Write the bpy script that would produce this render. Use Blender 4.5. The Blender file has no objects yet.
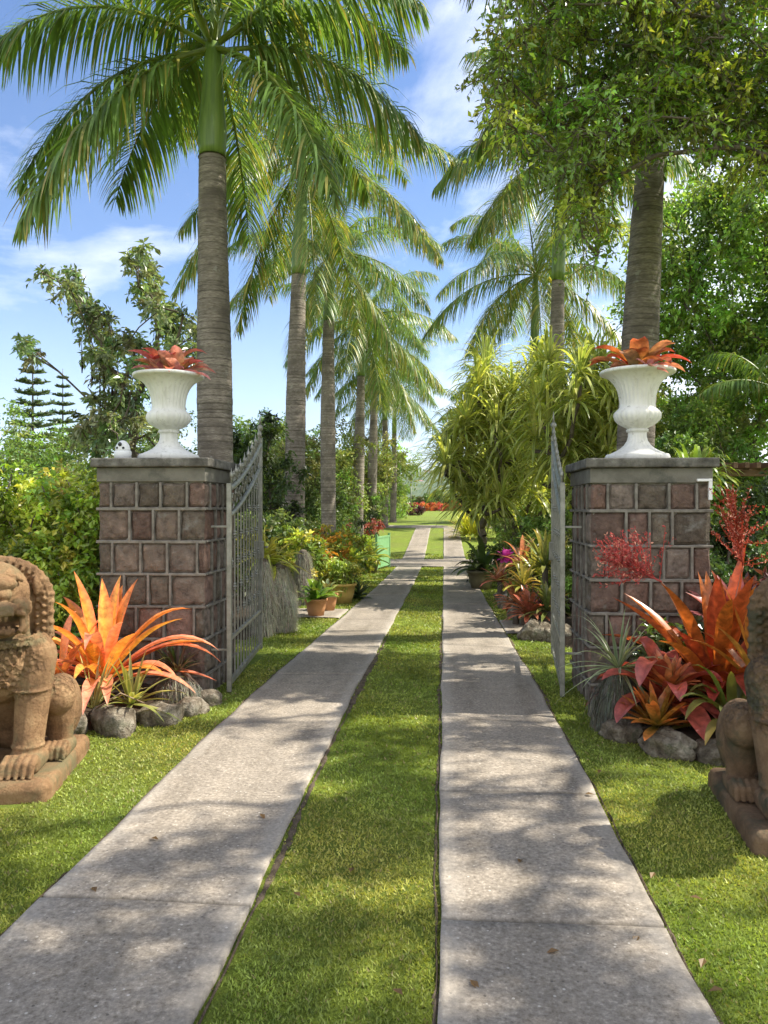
import bpy, math, random
import numpy as np
from mathutils import Vector, Matrix
rng = np.random.default_rng(7)
random.seed(7)
PI = math.pi
sc = bpy.context.scene
COL = sc.collection
H = 1.5                      # eye height
F = 770.0
YAW = math.atan(60/770)
FW = np.array([-math.sin(YAW), math.cos(YAW), 0.0])
RT = np.array([math.cos(YAW), math.sin(YAW), 0.0])
SUN = np.array([0.64, 0.17, 0.80]); SUN /= np.linalg.norm(SUN)

def gz(x, y):
    """terrain height"""
    return np.interp(y, [0,6,10,14,19,25,29,34,38,42,50,60,85,3000], [0,0,-.12,-.22,-.34,-.42,-.36,-.08,.18,.40,.66,.86,1.18,1.18])
def G(px, d, z=None):
    """the place on the ground that stands d metres ahead"""
    p = FW*d + RT*((px-384)/F*d)
    return np.array([p[0], p[1], float(gz(p[0], p[1])) if z is None else z])
def ZZ(py, d): return H + (508-py)*d/F
def project(P):
    d = P@FW; x = P@RT
    return 384+F*x/np.maximum(d, .01), 508-F*(P[..., 2]-H)/np.maximum(d, .01), d

# ------------------------------------------------------------------ mesh helpers
class MB:
    def __init__(s): s.v=[]; s.f=[]; s.c=[]; s.n=0; s.sm=[]
    def add(s, v, f, c=(1,1,1), smooth=True):
        v = np.asarray(v, np.float32).reshape(-1, 3); f = np.asarray(f, np.int64)
        c = np.asarray(c, np.float32)
        if c.ndim == 1: c = np.tile(c[:3], (len(v), 1))
        s.v.append(v); s.c.append(c[:, :3]); s.f.append(f+s.n); s.n += len(v); s.sm.append(smooth)
        return s
    def box(s, lo, hi, c=(1,1,1), bev=0.0):
        lo = np.array(lo, float); hi = np.array(hi, float)
        if bev <= 0:
            v = [(x,y,z) for x in (lo[0],hi[0]) for y in (lo[1],hi[1]) for z in (lo[2],hi[2])]
            f = [(0,1,3,2),(4,6,7,5),(0,4,5,1),(2,3,7,6),(0,2,6,4),(1,5,7,3)]
            return s.add(v, f, c, False)
        return s._bev(lo, hi, bev, c)
    def _bev(s, lo, hi, b, c):
        import bmesh
        bm = bmesh.new(); bmesh.ops.create_cube(bm, size=1)
        for v in bm.verts:
            for k in range(3): v.co[k] = lo[k] if v.co[k] < 0 else hi[k]
        bmesh.ops.bevel(bm, geom=bm.edges[:], offset=b, segments=2, profile=.5, affect='EDGES')
        bm.verts.index_update()
        vs = [tuple(v.co) for v in bm.verts]
        by = {}
        for f in bm.faces: by.setdefault(len(f.verts), []).append([v.index for v in f.verts])
        bm.free()
        base = s.n; vs = np.array(vs, np.float32)
        first = True
        for k, fl in by.items():
            if first: s.add(vs, fl, c, False); first = False
            else: s.v.append(np.zeros((0,3),np.float32)); s.c.append(np.zeros((0,3),np.float32)); s.f.append(np.array(fl)+base); s.sm.append(False)
        return s
    def tube(s, P, R, n=8, c=(1,1,1), cap=True):
        P = np.asarray(P, float); m = len(P)
        R = np.broadcast_to(np.asarray(R, float), (m,))
        T = np.gradient(P, axis=0); T /= np.linalg.norm(T, axis=1, keepdims=True)+1e-9
        ref = np.array([0,0,1.0]) if abs(T[:,2]).mean() < .8 else np.array([1.0,0,0])
        A = np.cross(T, ref); A /= np.linalg.norm(A, axis=1, keepdims=True)+1e-9
        B = np.cross(T, A)
        th = np.arange(n)*2*PI/n
        V = P[:,None]+R[:,None,None]*(A[:,None]*np.cos(th)[None,:,None]+B[:,None]*np.sin(th)[None,:,None])
        i = np.arange(m-1)[:,None]*n; j = np.arange(n)[None]; k = (j+1)%n
        Fq = np.stack([i+j, i+k, i+n+k, i+n+j], -1).reshape(-1,4)
        cc = np.asarray(c, float)
        if cc.ndim == 2: cc = np.repeat(cc, n, 0)
        s.add(V.reshape(-1,3), Fq, cc)
        if cap:
            b = s.n-m*n
            s.v.append(np.zeros((0,3),np.float32)); s.c.append(np.zeros((0,3),np.float32)); s.sm.append(False)
            s.f.append(np.array([list(range(b+n-1, b-1, -1)), list(range(b+(m-1)*n, b+m*n))]))
        return s
    def lathe(s, prof, n=48, flute=None, c=(1,1,1), o=(0,0,0)):
        prof = np.asarray(prof, float); m = len(prof); th = np.arange(n)*2*PI/n
        r = prof[:,1][:,None]*np.ones(n)
        if flute is not None: r = r+flute(prof[:,0][:,None], th[None])
        V = np.stack([r*np.cos(th)+o[0], r*np.sin(th)+o[1], prof[:,0][:,None]+0*th+o[2]], -1)
        i = np.arange(m-1)[:,None]*n; j = np.arange(n)[None]; k = (j+1)%n
        return s.add(V.reshape(-1,3), np.stack([i+j, i+k, i+n+k, i+n+j], -1).reshape(-1,4), c)
    def ball(s, c0, r, c=(1,1,1), nu=14, nv=9, M=None):
        u = np.arange(nu)*2*PI/nu; v = np.linspace(-PI/2, PI/2, nv)
        V = np.stack([np.cos(v)[:,None]*np.cos(u), np.cos(v)[:,None]*np.sin(u), np.sin(v)[:,None]+0*u], -1).reshape(-1,3)
        V = V*np.asarray(r, float)
        if M is not None: V = V@np.asarray(M).T
        i = np.arange(nv-1)[:,None]*nu; j = np.arange(nu)[None]; k = (j+1)%nu
        return s.add(V+np.asarray(c0, float), np.stack([i+j, i+k, i+nu+k, i+nu+j], -1).reshape(-1,4), c)
    def mesh(s, name):
        me = bpy.data.meshes.new(name)
        if not s.v: return me
        V = np.concatenate(s.v); C_ = np.concatenate(s.c)
        loops = []; tot = []; sm = []
        for f, smo in zip(s.f, s.sm):
            if len(f) == 0: continue
            loops.append(f.reshape(-1)); tot.append(np.full(len(f), f.shape[1])); sm.append(np.full(len(f), smo))
        L = np.concatenate(loops); T = np.concatenate(tot); S = np.concatenate(sm)
        me.vertices.add(len(V)); me.vertices.foreach_set('co', V.ravel())
        me.loops.add(len(L)); me.loops.foreach_set('vertex_index', L.astype(np.int32))
        me.polygons.add(len(T)); me.polygons.foreach_set('loop_start', (np.cumsum(T)-T).astype(np.int32))
        me.polygons.foreach_set('loop_total', T.astype(np.int32))
        me.polygons.foreach_set('use_smooth', S)
        a = me.color_attributes.new('Col', 'FLOAT_COLOR', 'POINT')
        a.data.foreach_set('color', np.concatenate([C_, np.ones((len(C_),1))], 1).astype(np.float32).ravel())
        me.update(calc_edges=True); me.validate()
        return me
    def build(s, name, mat, parent=None, loc=None):
        me = s.mesh(name); me.materials.append(mat)
        o = bpy.data.objects.new(name, me); COL.objects.link(o)
        if parent is not None: o.parent = parent
        if loc is not None: o.location = [float(a) for a in loc]
        return o

def tag(o, label=None, cat=None, group=None, kind=None):
    if label: o['label'] = label
    if cat: o['category'] = cat
    if group: o['group'] = group
    if kind: o['kind'] = kind
    return o
def thing(name, label, cat, loc=(0,0,0), rz=0, group=None, scale=1):
    o = bpy.data.objects.new(name, None); COL.objects.link(o)
    o.location = [float(a) for a in loc]; o.rotation_euler = (0,0,rz); o.empty_display_size = .2
    o.scale = (scale,)*3 if np.isscalar(scale) else scale
    return tag(o, label, cat, group)
def dup(root, label, loc, rz=0, scale=1):
    r = root.copy(); COL.objects.link(r); r['label'] = label
    r.location = [float(a) for a in loc]; r.rotation_euler = (0,0,rz)
    r.scale = (scale,)*3 if np.isscalar(scale) else scale
    for ch in list(root.children):
        c = ch.copy(); COL.objects.link(c); c.parent = r
        for g in list(ch.children):
            d = g.copy(); COL.objects.link(d); d.parent = c
    return r
def norm(a): return a/(np.linalg.norm(a, axis=-1, keepdims=True)+1e-9)
def rdir(n, up=0.0):
    v = norm(rng.normal(size=(n,3))); v[:,2] += up; return norm(v)

# ------------------------------------------------------------------ foliage primitives
def leafset(mb, C, D, N, L, W, col, fold=.18):
    """n leaves, each two faces folded on the midrib"""
    n = len(C); L = np.broadcast_to(L, (n,))[:,None]; W = np.broadcast_to(W, (n,))[:,None]
    S = norm(np.cross(D, N)); N2 = np.cross(S, D)
    mid = C+D*L*.45
    V = np.stack([C, mid+S*W*.5+N2*W*fold, C+D*L-N2*L*.12, mid-S*W*.5+N2*W*fold], 1).reshape(-1,3)
    b = np.arange(n)[:,None]*4
    f = np.concatenate([b+[0,1,2], b+[0,2,3]], 0)
    mb.add(V, f, np.repeat(np.broadcast_to(col, (n,3)), 4, 0), False)

def straps(mb, P0, D0, L, W, droop, nseg=8, fold=.2, c0=None, c1=None, cedge=None, prof=None, pw=1.6, flat=False):
    """n long arching leaves as ribbons with a channelled section"""
    n = len(P0); L = np.broadcast_to(L, (n,)); W = np.broadcast_to(W, (n,)); droop = np.broadcast_to(droop, (n,))
    D0 = norm(D0); S = np.cross(D0, [0,0,1.0])
    bad = np.linalg.norm(S, axis=1) < .05; S[bad] = [1,0,0]; S = norm(S)
    pts = [P0]; dirs = [D0]; P = P0.copy()
    for k in range(nseg):
        t = (k+1)/nseg
        D = norm(D0+np.stack([0*L, 0*L, -droop*(t**pw)*2.0], 1))
        P = P+D*(L/nseg)[:,None]; pts.append(P); dirs.append(D)
    pts = np.stack(pts, 1); dirs = np.stack(dirs, 1)
    N = norm(np.cross(S[:,None], dirs))
    t = np.linspace(0, 1, nseg+1)
    if prof is None: prof = lambda t: (0.75+.5*np.sin(PI*np.minimum(t*1.1, 1)))*np.clip((1-t)*4, 0, 1)**.6/1.2
    w = (prof(t)[None]*W[:,None])[:,:,None]
    w = np.maximum(w, .0008)
    c0 = np.broadcast_to(c0, (n,3)); c1 = np.broadcast_to(c1 if c1 is not None else c0, (n,3))
    cm = c0[:,None]*(1-t)[None,:,None]+c1[:,None]*t[None,:,None]
    if flat:
        V = np.stack([pts-S[:,None]*w/2, pts+S[:,None]*w/2], 2); q = 2
        C_ = np.stack([cm, cm], 2)
    else:
        V = np.stack([pts-S[:,None]*w/2+N*w*fold, pts, pts+S[:,None]*w/2+N*w*fold], 2); q = 3
        ce = cm if cedge is None else np.broadcast_to(cedge, (n,3))[:,None]+0*cm
        C_ = np.stack([ce, cm, ce], 2)
    m = nseg+1
    b = (np.arange(n)*m*q)[:,None,None]+(np.arange(nseg)*q)[None,:,None]+np.arange(q-1)[None,None]
    f = np.stack([b, b+1, b+q+1, b+q], -1).reshape(-1,4)
    mb.add(V.reshape(-1,3), f, C_.reshape(-1,3), True)
    return pts

def vary(base, n, dv=.25, dh=.12):
    base = np.asarray(base, float)
    b = base[None]*(1+rng.normal(0, dv, (n,1)))
    b = b*(1+rng.normal(0, dh, (n,3)))
    return np.clip(b, .004, .95)

def rosette(mb, n, L, W, el=(5,85), droop=.5, c0=(.1,.3,.05), c1=None, cedge=None, o=(0,0,0), r0=.02, nseg=8, fold=.2, dv=.2, dh=.1, Lv=.2, prof=None):
    g = (np.arange(n)+rng.uniform(-.3,.3,n))
    az = g*2.39996; u = np.linspace(0, 1, n)
    e = np.radians(el[0]+(el[1]-el[0])*u+rng.normal(0, 5, n))
    D = np.stack([np.cos(az)*np.cos(e), np.sin(az)*np.cos(e), np.sin(e)], 1)
    P0 = np.asarray(o, float)+np.stack([np.cos(az)*r0, np.sin(az)*r0, u*r0], 1)
    Ls = L*(1+rng.uniform(-Lv, Lv, n))
    k0 = c0 if np.ndim(c0) == 2 else vary(c0, n, dv, dh)
    k1 = None if c1 is None else (c1 if np.ndim(c1) == 2 else vary(c1, n, dv, dh))
    ke = None if cedge is None else vary(cedge, n, dv*.6, dh*.5)
    return straps(mb, P0, D, Ls, W*(1+rng.uniform(-.15,.15,n)), droop*(1+rng.uniform(-.4,.4,n)), nseg, fold, k0, k1, ke, prof)

def sprays(mb, clumps, size, ntwig, nleaf, L, W, col, up=.15, droop=.35, cv=.22, lv=.18, tw=None, hang=.35, alt=None, altp=0):
    """leafy twigs radiating from each clump centre"""
    m = len(clumps); size = np.broadcast_to(size, (m,))
    cc = vary(col, m, cv, .08)
    if alt is not None:
        k = rng.random(m) < altp; cc[k] = vary(alt, int(k.sum()), cv, .08)
    T0 = np.repeat(clumps, ntwig, 0); sz = np.repeat(size, ntwig); tc = np.repeat(cc, ntwig, 0)
    TD = rdir(len(T0), up); tl = sz*rng.uniform(.55, 1.15, len(T0))
    off = rdir(len(T0))*(sz*rng.uniform(0,.35,len(T0)))[:,None]
    T0 = T0+off
    t = (np.arange(nleaf)+.6)/nleaf
    Pp = T0[:,None]+TD[:,None]*(tl[:,None]*t)[:,:,None]; Pp[:,:,2] -= droop*tl[:,None]*t**2
    n = Pp.shape[0]*nleaf
    side = norm(np.cross(np.repeat(TD, nleaf, 0), rdir(n)))
    D = norm(np.repeat(TD, nleaf, 0)*.5+side+np.array([0,0,-hang]))
    N = norm(rng.normal(size=(n,3))*.55+[0,0,1.0])
    c = np.repeat(tc, nleaf, 0)*(1+rng.normal(0, lv, (n,1)))*(1+rng.normal(0,.06,(n,3)))
    leafset(mb, Pp.reshape(-1,3), D, N, L*rng.uniform(.6,1.2,n), W*rng.uniform(.7,1.15,n), np.clip(c,.004,.9))
    if tw is not None:
        E0 = T0; E1 = T0+TD*tl[:,None]; E1[:,2] -= droop*tl
        seg(tw, E0, (E0+E1)/2+[0,0,.02], .005*np.ones(len(E0)), .0035*np.ones(len(E0)))
        seg(tw, (E0+E1)/2+[0,0,.02], E1, .0035*np.ones(len(E0)), .002*np.ones(len(E0)))

def seg(mb, A, B, ra, rb, n=5, c=(1,1,1)):
    """many tapered limbs at once"""
    T = norm(B-A); ref = np.where(np.abs(T[:,2:3]) < .9, [[0,0,1.0]], [[1.0,0,0]])
    U = norm(np.cross(T, ref)); W = np.cross(T, U); th = np.arange(n)*2*PI/n
    ring = U[:,None]*np.cos(th)[None,:,None]+W[:,None]*np.sin(th)[None,:,None]
    V = np.concatenate([A[:,None]+ring*ra[:,None,None], B[:,None]+ring*rb[:,None,None]], 1)
    b = np.arange(len(A))[:,None]*2*n; j = np.arange(n)[None]; k = (j+1)%n
    mb.add(V.reshape(-1,3), np.stack([b+j, b+k, b+n+k, b+n+j], -1).reshape(-1,4), c)

def limbs(mb, root, top, clumps, r0, rmin=.008, wob=.06, minr=None):
    """branch skeleton: every clump is joined to the nearest earlier limb"""
    root = np.asarray(root, float); top = np.asarray(top, float)
    k = 7; nodes = [root+(top-root)*i/(k-1)+np.array([math.sin(i*1.7)*wob, math.cos(i*2.1)*wob, 0])*(i/(k-1)) for i in range(k)]
    par = [-1]+list(range(k-1)); dist = [i*.2 for i in range(k)]
    order = np.argsort(np.linalg.norm(clumps-top, axis=1))
    for ci in order:
        p = clumps[ci]; A = np.array(nodes[2:]); 
        d = np.linalg.norm(A-p, axis=1)+.35*np.array(dist[2:])+np.maximum(0, A[:,2]-p[2])*.8
        j = int(np.argmin(d))+2; a = nodes[j]; L = np.linalg.norm(p-a)
        m = (a+p)/2+rng.normal(0, .07, 3)*L+np.array([0,0,.06*L])
        nodes.append(m); par.append(j); dist.append(dist[j]+L*.5)
        nodes.append(p); par.append(len(nodes)-2); dist.append(dist[j]+L)
    cnt = np.ones(len(nodes))
    for i in range(len(nodes)-1, 0, -1): cnt[par[i]] += cnt[i]
    nodes = np.array(nodes); r = np.maximum(rmin, r0*(cnt/cnt[0])**.5)
    r[0] = r0*1.35
    i = np.arange(1, len(nodes)); pa = np.array(par[1:])
    ra = np.minimum(r[pa], r[i]*1.5)
    seg(mb, nodes[pa], nodes[i], ra, r[i], 7)

# ------------------------------------------------------------------ materials
def newmat(name):
    m = bpy.data.materials.new(name); m.use_nodes = True; nt = m.node_tree
    for n in list(nt.nodes): nt.nodes.remove(n)
    out = nt.nodes.new('ShaderNodeOutputMaterial')
    return m, nt, out
def N(nt, t, **kw):
    n = nt.nodes.new(t)
    for k, v in kw.items():
        if k in n.inputs.keys() if hasattr(n.inputs, 'keys') else False: n.inputs[k].default_value = v
        else: setattr(n, k, v)
    return n
def lk(nt, a, b): nt.links.new(a, b)
def noise(nt, vec, scale, detail=5, rough=.55, dist=0):
    n = nt.nodes.new('ShaderNodeTexNoise'); n.inputs['Scale'].default_value = scale
    n.inputs['Detail'].default_value = detail; n.inputs['Roughness'].default_value = rough; n.inputs['Distortion'].default_value = dist
    if vec is not None: lk(nt, vec, n.inputs['Vector'])
    return n.outputs['Fac']
def ramp(nt, fac, stops):
    r = nt.nodes.new('ShaderNodeValToRGB'); e = r.color_ramp.elements
    while len(e) > 1: e.remove(e[-1])
    e[0].position = stops[0][0]; e[0].color = (*stops[0][1], 1) if len(stops[0][1]) == 3 else stops[0][1]
    for p, c in stops[1:]:
        x = e.new(p); x.color = (*c, 1)
    lk(nt, fac, r.inputs['Fac']); return r.outputs['Color']
def mixc(nt, fac, a, b, mode='MIX'):
    m = nt.nodes.new('ShaderNodeMix'); m.data_type = 'RGBA'; m.blend_type = mode
    for s, v in ((m.inputs[0], fac), (m.inputs[6], a), (m.inputs[7], b)):
        if hasattr(v, 'links'): lk(nt, v, s)
        else: s.default_value = v if not isinstance(v, tuple) else (*v[:3], 1)
    return m.outputs[2]
def mth(nt, op, a, b=0.0, clamp=False):
    m = nt.nodes.new('ShaderNodeMath'); m.operation = op; m.use_clamp = clamp
    for s, v in ((m.inputs[0], a), (m.inputs[1], b)):
        if hasattr(v, 'links'): lk(nt, v, s)
        else: s.default_value = v
    return m.outputs[0]
def texco(nt, what='Object'): return nt.nodes.new('ShaderNodeTexCoord').outputs[what]
def attr(nt, name='Col'):
    a = nt.nodes.new('ShaderNodeAttribute'); a.attribute_name = name; return a.outputs['Color']
def bump(nt, h, strength=.5, dist=.01, prev=None):
    b = nt.nodes.new('ShaderNodeBump'); b.inputs['Strength'].default_value = strength; b.inputs['Distance'].default_value = dist
    lk(nt, h, b.inputs['Height'])
    if prev is not None: lk(nt, prev, b.inputs['Normal'])
    return b.outputs['Normal']
def principled(nt, out, col, rough=.7, nrm=None, spec=.5, metal=0):
    p = nt.nodes.new('ShaderNodeBsdfPrincipled')
    for key, v in (('Base Color', col), ('Roughness', rough), ('Specular IOR Level', spec), ('Metallic', metal)):
        if hasattr(v, 'links'): lk(nt, v, p.inputs[key])
        else: p.inputs[key].default_value = (*v[:3], 1) if isinstance(v, tuple) else v
    if nrm is not None: lk(nt, nrm, p.inputs['Normal'])
    if out is not None: lk(nt, p.outputs[0], out.inputs['Surface'])
    return p.outputs[0]

def mat_leaf(name, rough=.42, trans=.38, spec=.5, tint=(1.25,1.2,.55), sc=6.0, mot=.35):
    m, nt, out = newmat(name)
    c = attr(nt); v = texco(nt)
    f = noise(nt, v, sc, 3)
    lo = tuple([1-mot]*3); hi = tuple([1+mot]*3)
    c = mixc(nt, 1.0, c, ramp(nt, f, [(.3, lo), (.7, hi)]), 'MULTIPLY')
    p = principled(nt, None, c, rough, None, spec)
    t = nt.nodes.new('ShaderNodeBsdfTranslucent')
    lk(nt, mixc(nt, 1.0, c, tint, 'MULTIPLY'), t.inputs['Color'])
    mx = nt.nodes.new('ShaderNodeMixShader'); mx.inputs[0].default_value = trans
    lk(nt, p, mx.inputs[1]); lk(nt, t.outputs[0], mx.inputs[2]); lk(nt, mx.outputs[0], out.inputs['Surface'])
    return m
M = {}
M['leaf'] = mat_leaf('leaf_green')
M['glossleaf'] = mat_leaf('leaf_glossy', .3, .35, .6)
M['palm'] = mat_leaf('leaf_palm', .38, .42, .5, (1.25,1.25,.5), 3)
M['brom'] = mat_leaf('leaf_bromeliad', .30, .34, .6, (1.2,.95,.65), 22, .42)
M['grass'] = mat_leaf('leaf_grass', .5, .4, .35, (1.2,1.15,.5), 1.2, .22)
M['petal'] = mat_leaf('petal', .5, .4, .3, (1.1,.9,.8), 10, .15)
M['moss'] = mat_leaf('hanging_moss', .8, .25, .2, (1,1,.9), 20, .3)

def mat_bark(name, cols, zs=1.0, ring=False):
    m, nt, out = newmat(name); v = texco(nt)
    mp = nt.nodes.new('ShaderNodeMapping'); lk(nt, v, mp.inputs['Vector'])
    mp.inputs['Scale'].default_value = (1,1,zs)
    f1 = noise(nt, mp.outputs[0], 14, 6, .65); f2 = noise(nt, v, 2.2, 4, .6)
    c = ramp(nt, f1, [(.28, cols[0]), (.5, cols[1]), (.75, cols[2])])
    c = mixc(nt, ramp(nt, f2, [(.46,(0,0,0)), (.60,(.75,.75,.75))]), c, cols[3], 'MIX')
    f4 = noise(nt, v, 5.5, 6, .7); c = mixc(nt, ramp(nt, f4, [(.60,(0,0,0)), (.68,(.6,.6,.6))]), c, (.40,.39,.34), 'MIX')
    c = mixc(nt, 1.0, c, attr(nt), 'MULTIPLY')
    f3 = noise(nt, v, 60, 4)
    n = bump(nt, f1, .8, .02); n = bump(nt, f3, .5, .006, n)
    principled(nt, out, c, .9, n, .2); return m
M['palmtrunk'] = mat_bark('bark_palm', [(.10,.085,.07),(.25,.215,.175),(.42,.37,.31),(.13,.11,.09)], 7)
M['bark'] = mat_bark('bark_tree', [(.05,.04,.03),(.14,.11,.085),(.26,.22,.17),(.09,.08,.06)], .4)

def mat_shaft():
    m, nt, out = newmat('crownshaft'); v = texco(nt)
    mp = nt.nodes.new('ShaderNodeMapping'); lk(nt, v, mp.inputs['Vector']); mp.inputs['Scale'].default_value = (6,6,.4)
    c = ramp(nt, noise(nt, mp.outputs[0], 3, 4), [(.3,(.07,.13,.02)),(.6,(.16,.24,.045)),(.8,(.24,.26,.07))])
    principled(nt, out, c, .38, None, .5); return m
M['shaft'] = mat_shaft()

def mat_plain(name, stops, scale=8, rough=.8, bs=.3, bd=.004, spec=.3, metal=0, useattr=False, fine=80, stain=None):
    m, nt, out = newmat(name); v = texco(nt)
    f = noise(nt, v, scale, 6, .62); c = ramp(nt, f, stops)
    if useattr: c = mixc(nt, 1.0, c, attr(nt), 'MULTIPLY')
    if stain is not None:
        c = mixc(nt, ramp(nt, noise(nt, v, stain[1], 5, .65), [(stain[2],(0,0,0)), (stain[2]+.14,(1,1,1))]), c, stain[0])
    n = bump(nt, noise(nt, v, fine, 5, .7), bs, bd); n = bump(nt, f, bs*.6, bd*3, n)
    principled(nt, out, c, rough, n, spec, metal); return m
M['urn'] = mat_plain('white_urn', [(.3,(.66,.65,.61)),(.6,(.80,.79,.76))], 5, .6, .25, .002, .35, stain=((.42,.41,.36), 9, .60))
M['white'] = mat_plain('white_plastic', [(.3,(.74,.74,.73)),(.7,(.82,.82,.82))], 3, .4, .05, .001, .5)
M['black'] = mat_plain('dark_lens', [(.3,(.012,.012,.014)),(.7,(.02,.02,.022))], 3, .2, 0, .001, .6)
M['block'] = mat_plain('stone_block', [(.25,(.35,.33,.32)),(.45,(.85,.82,.8)),(.62,(1.15,1.1,1.05)),(.8,(1.9,1.8,1.7))], 16, .92, .9, .012, .2, useattr=True, fine=45, stain=((.20,.19,.165), 7, .58))
M['mortar'] = mat_plain('mortar', [(.3,(.12,.11,.09)),(.7,(.27,.25,.215))], 14, .93, .6, .006, .2, fine=60)
M['cap'] = mat_plain('weathered_cap', [(.28,(.04,.038,.032)),(.5,(.13,.122,.105)),(.72,(.26,.25,.22))], 6, .92, .8, .008, .2, fine=50, stain=((.055,.055,.048), 5, .55))
M['band'] = mat_plain('weathered_band', [(.28,(.10,.095,.078)),(.6,(.185,.175,.145))], 5, .92, .5, .006, .2, fine=50, stain=((.09,.09,.075), 4, .56))
M['iron'] = mat_plain('galvanised_iron', [(.3,(.15,.15,.12)),(.7,(.33,.325,.28))], 12, .42, .15, .002, .6, .35)
M['rock'] = mat_plain('edging_rock', [(.3,(.07,.055,.038)),(.48,(.22,.185,.135)),(.7,(.48,.43,.34))], 11, .95, 1.0, .035, .15, fine=40, stain=((.06,.08,.03), 5, .57))
M['dirt'] = mat_plain('dry_dirt', [(.3,(.07,.052,.035)),(.7,(.20,.155,.11))], 14, .97, .9, .02, .1, fine=60)
M['soil'] = mat_plain('soil', [(.3,(.022,.016,.010)),(.7,(.075,.055,.038))], 9, .97, .9, .02, .1, fine=50)
M['terracotta'] = mat_plain('terracotta_pot', [(.3,(.34,.16,.07)),(.7,(.52,.27,.12))], 5, .8, .2, .003, .3, stain=((.40,.36,.28), 8, .66))
M['ochrepot'] = mat_plain('ochre_pot', [(.3,(.46,.30,.07)),(.7,(.62,.43,.13))], 5, .6, .2, .003, .4)
M['darkpot'] = mat_plain('dark_pot', [(.3,(.10,.09,.05)),(.7,(.20,.17,.09))], 6, .7, .2, .003, .4)
M['greypot'] = mat_plain('grey_pot', [(.3,(.13,.12,.10)),(.7,(.30,.28,.25))], 9, .9, .6, .006, .2)
M['greenpaint'] = mat_plain('green_paint', [(.3,(.13,.30,.11)),(.7,(.20,.40,.17))], 4, .5, .1, .001, .4)
M['wood'] = mat_plain('brown_timber', [(.3,(.12,.07,.04)),(.7,(.24,.15,.09))], 6, .8, .3, .004, .3)
M['wall'] = mat_plain('white_wall', [(.3,(.70,.68,.64)),(.7,(.8,.79,.76))], 1, .8, .1, .01)
M['roof'] = mat_plain('red_roof', [(.3,(.30,.12,.09)),(.7,(.4,.18,.14))], 1, .8, .1, .01)
M['glass'] = mat_plain('dark_glass', [(.3,(.03,.04,.05)),(.7,(.04,.05,.06))], 1, .15, 0, .01, .6)

def mat_urn():
    m, nt, out = newmat('white_urn'); v = texco(nt)
    c = ramp(nt, noise(nt, v, 5, 6), [(.3,(.62,.605,.56)),(.65,(.78,.77,.735))])
    mp = nt.nodes.new('ShaderNodeMapping'); lk(nt, v, mp.inputs['Vector']); mp.inputs['Scale'].default_value = (14,14,1.1)
    c = mixc(nt, ramp(nt, noise(nt, mp.outputs[0], 1.6, 5, .7), [(.52,(0,0,0)),(.72,(.55,.55,.55))]), c, (.40,.385,.32))
    c = mixc(nt, ramp(nt, noise(nt, v, 13, 7, .75), [(.60,(0,0,0)),(.68,(.7,.7,.7))]), c, (.30,.29,.25))
    sx = nt.nodes.new('ShaderNodeSeparateXYZ'); lk(nt, v, sx.inputs[0])
    low_ = mth(nt, 'MULTIPLY', ramp(nt, sx.outputs['Z'], [(0,(.8,.8,.8)),(.06,(0,0,0))]), noise(nt, v, 9, 4))
    c = mixc(nt, low_, c, (.17,.17,.12))
    n = bump(nt, noise(nt, v, 70, 5, .7), .35, .003)
    principled(nt, out, c, .68, n, .3); return m
M['urn'] = mat_urn()
def mat_lion(name, cols, moss, mt):
    m, nt, out = newmat(name); v = texco(nt)
    f = noise(nt, v, 6, 10, .78); c = ramp(nt, f, [(.33, cols[0]), (.5, cols[1]), (.72, cols[2])])
    c = mixc(nt, ramp(nt, noise(nt, v, 4.3, 5, .65, .5), [(mt,(0,0,0)),(mt+.13,(1,1,1))]), c, moss)
    vo = nt.nodes.new('ShaderNodeTexVoronoi'); vo.inputs['Scale'].default_value = 34; lk(nt, v, vo.inputs['Vector'])
    sx = nt.nodes.new('ShaderNodeSeparateXYZ'); lk(nt, v, sx.inputs[0])
    zb = ramp(nt, sx.outputs['Z'], [(.0,(0,0,0)),(.44,(0,0,0)),(.5,(1,1,1)),(.80,(1,1,1)),(.83,(.15,.15,.15)),(.97,(.15,.15,.15))])
    msk = mixc(nt, 1.0, zb, ramp(nt, noise(nt, v, 5, 2), [(.42,(0,0,0)),(.52,(1,1,1))]), 'MULTIPLY')
    sc_ = mixc(nt, msk, (.5,.5,.5), vo.outputs['Distance'])
    w = nt.nodes.new('ShaderNodeTexWave'); w.bands_direction = 'Z'; w.inputs['Scale'].default_value = 16; w.inputs['Distortion'].default_value = 1.2; lk(nt, v, w.inputs['Vector'])
    n = bump(nt, noise(nt, v, 46, 7, .8), 1.0, .02); n = bump(nt, noise(nt, v, 9, 4, .6), .5, .03, n)
    n = bump(nt, sc_, 1.0, .03, n)
    c = mixc(nt, ramp(nt, sc_, [(.0,(.0,.0,.0)),(.25,(.0,.0,.0)),(.6,(.25,.25,.25))]), c, cols[0])
    principled(nt, out, c, .88, n, .2); return m
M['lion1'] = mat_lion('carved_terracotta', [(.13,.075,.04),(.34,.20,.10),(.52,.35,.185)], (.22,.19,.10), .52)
M['lion2'] = mat_lion('mossy_terracotta', [(.08,.055,.035),(.24,.15,.085),(.36,.25,.15)], (.10,.095,.06), .50)

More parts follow.
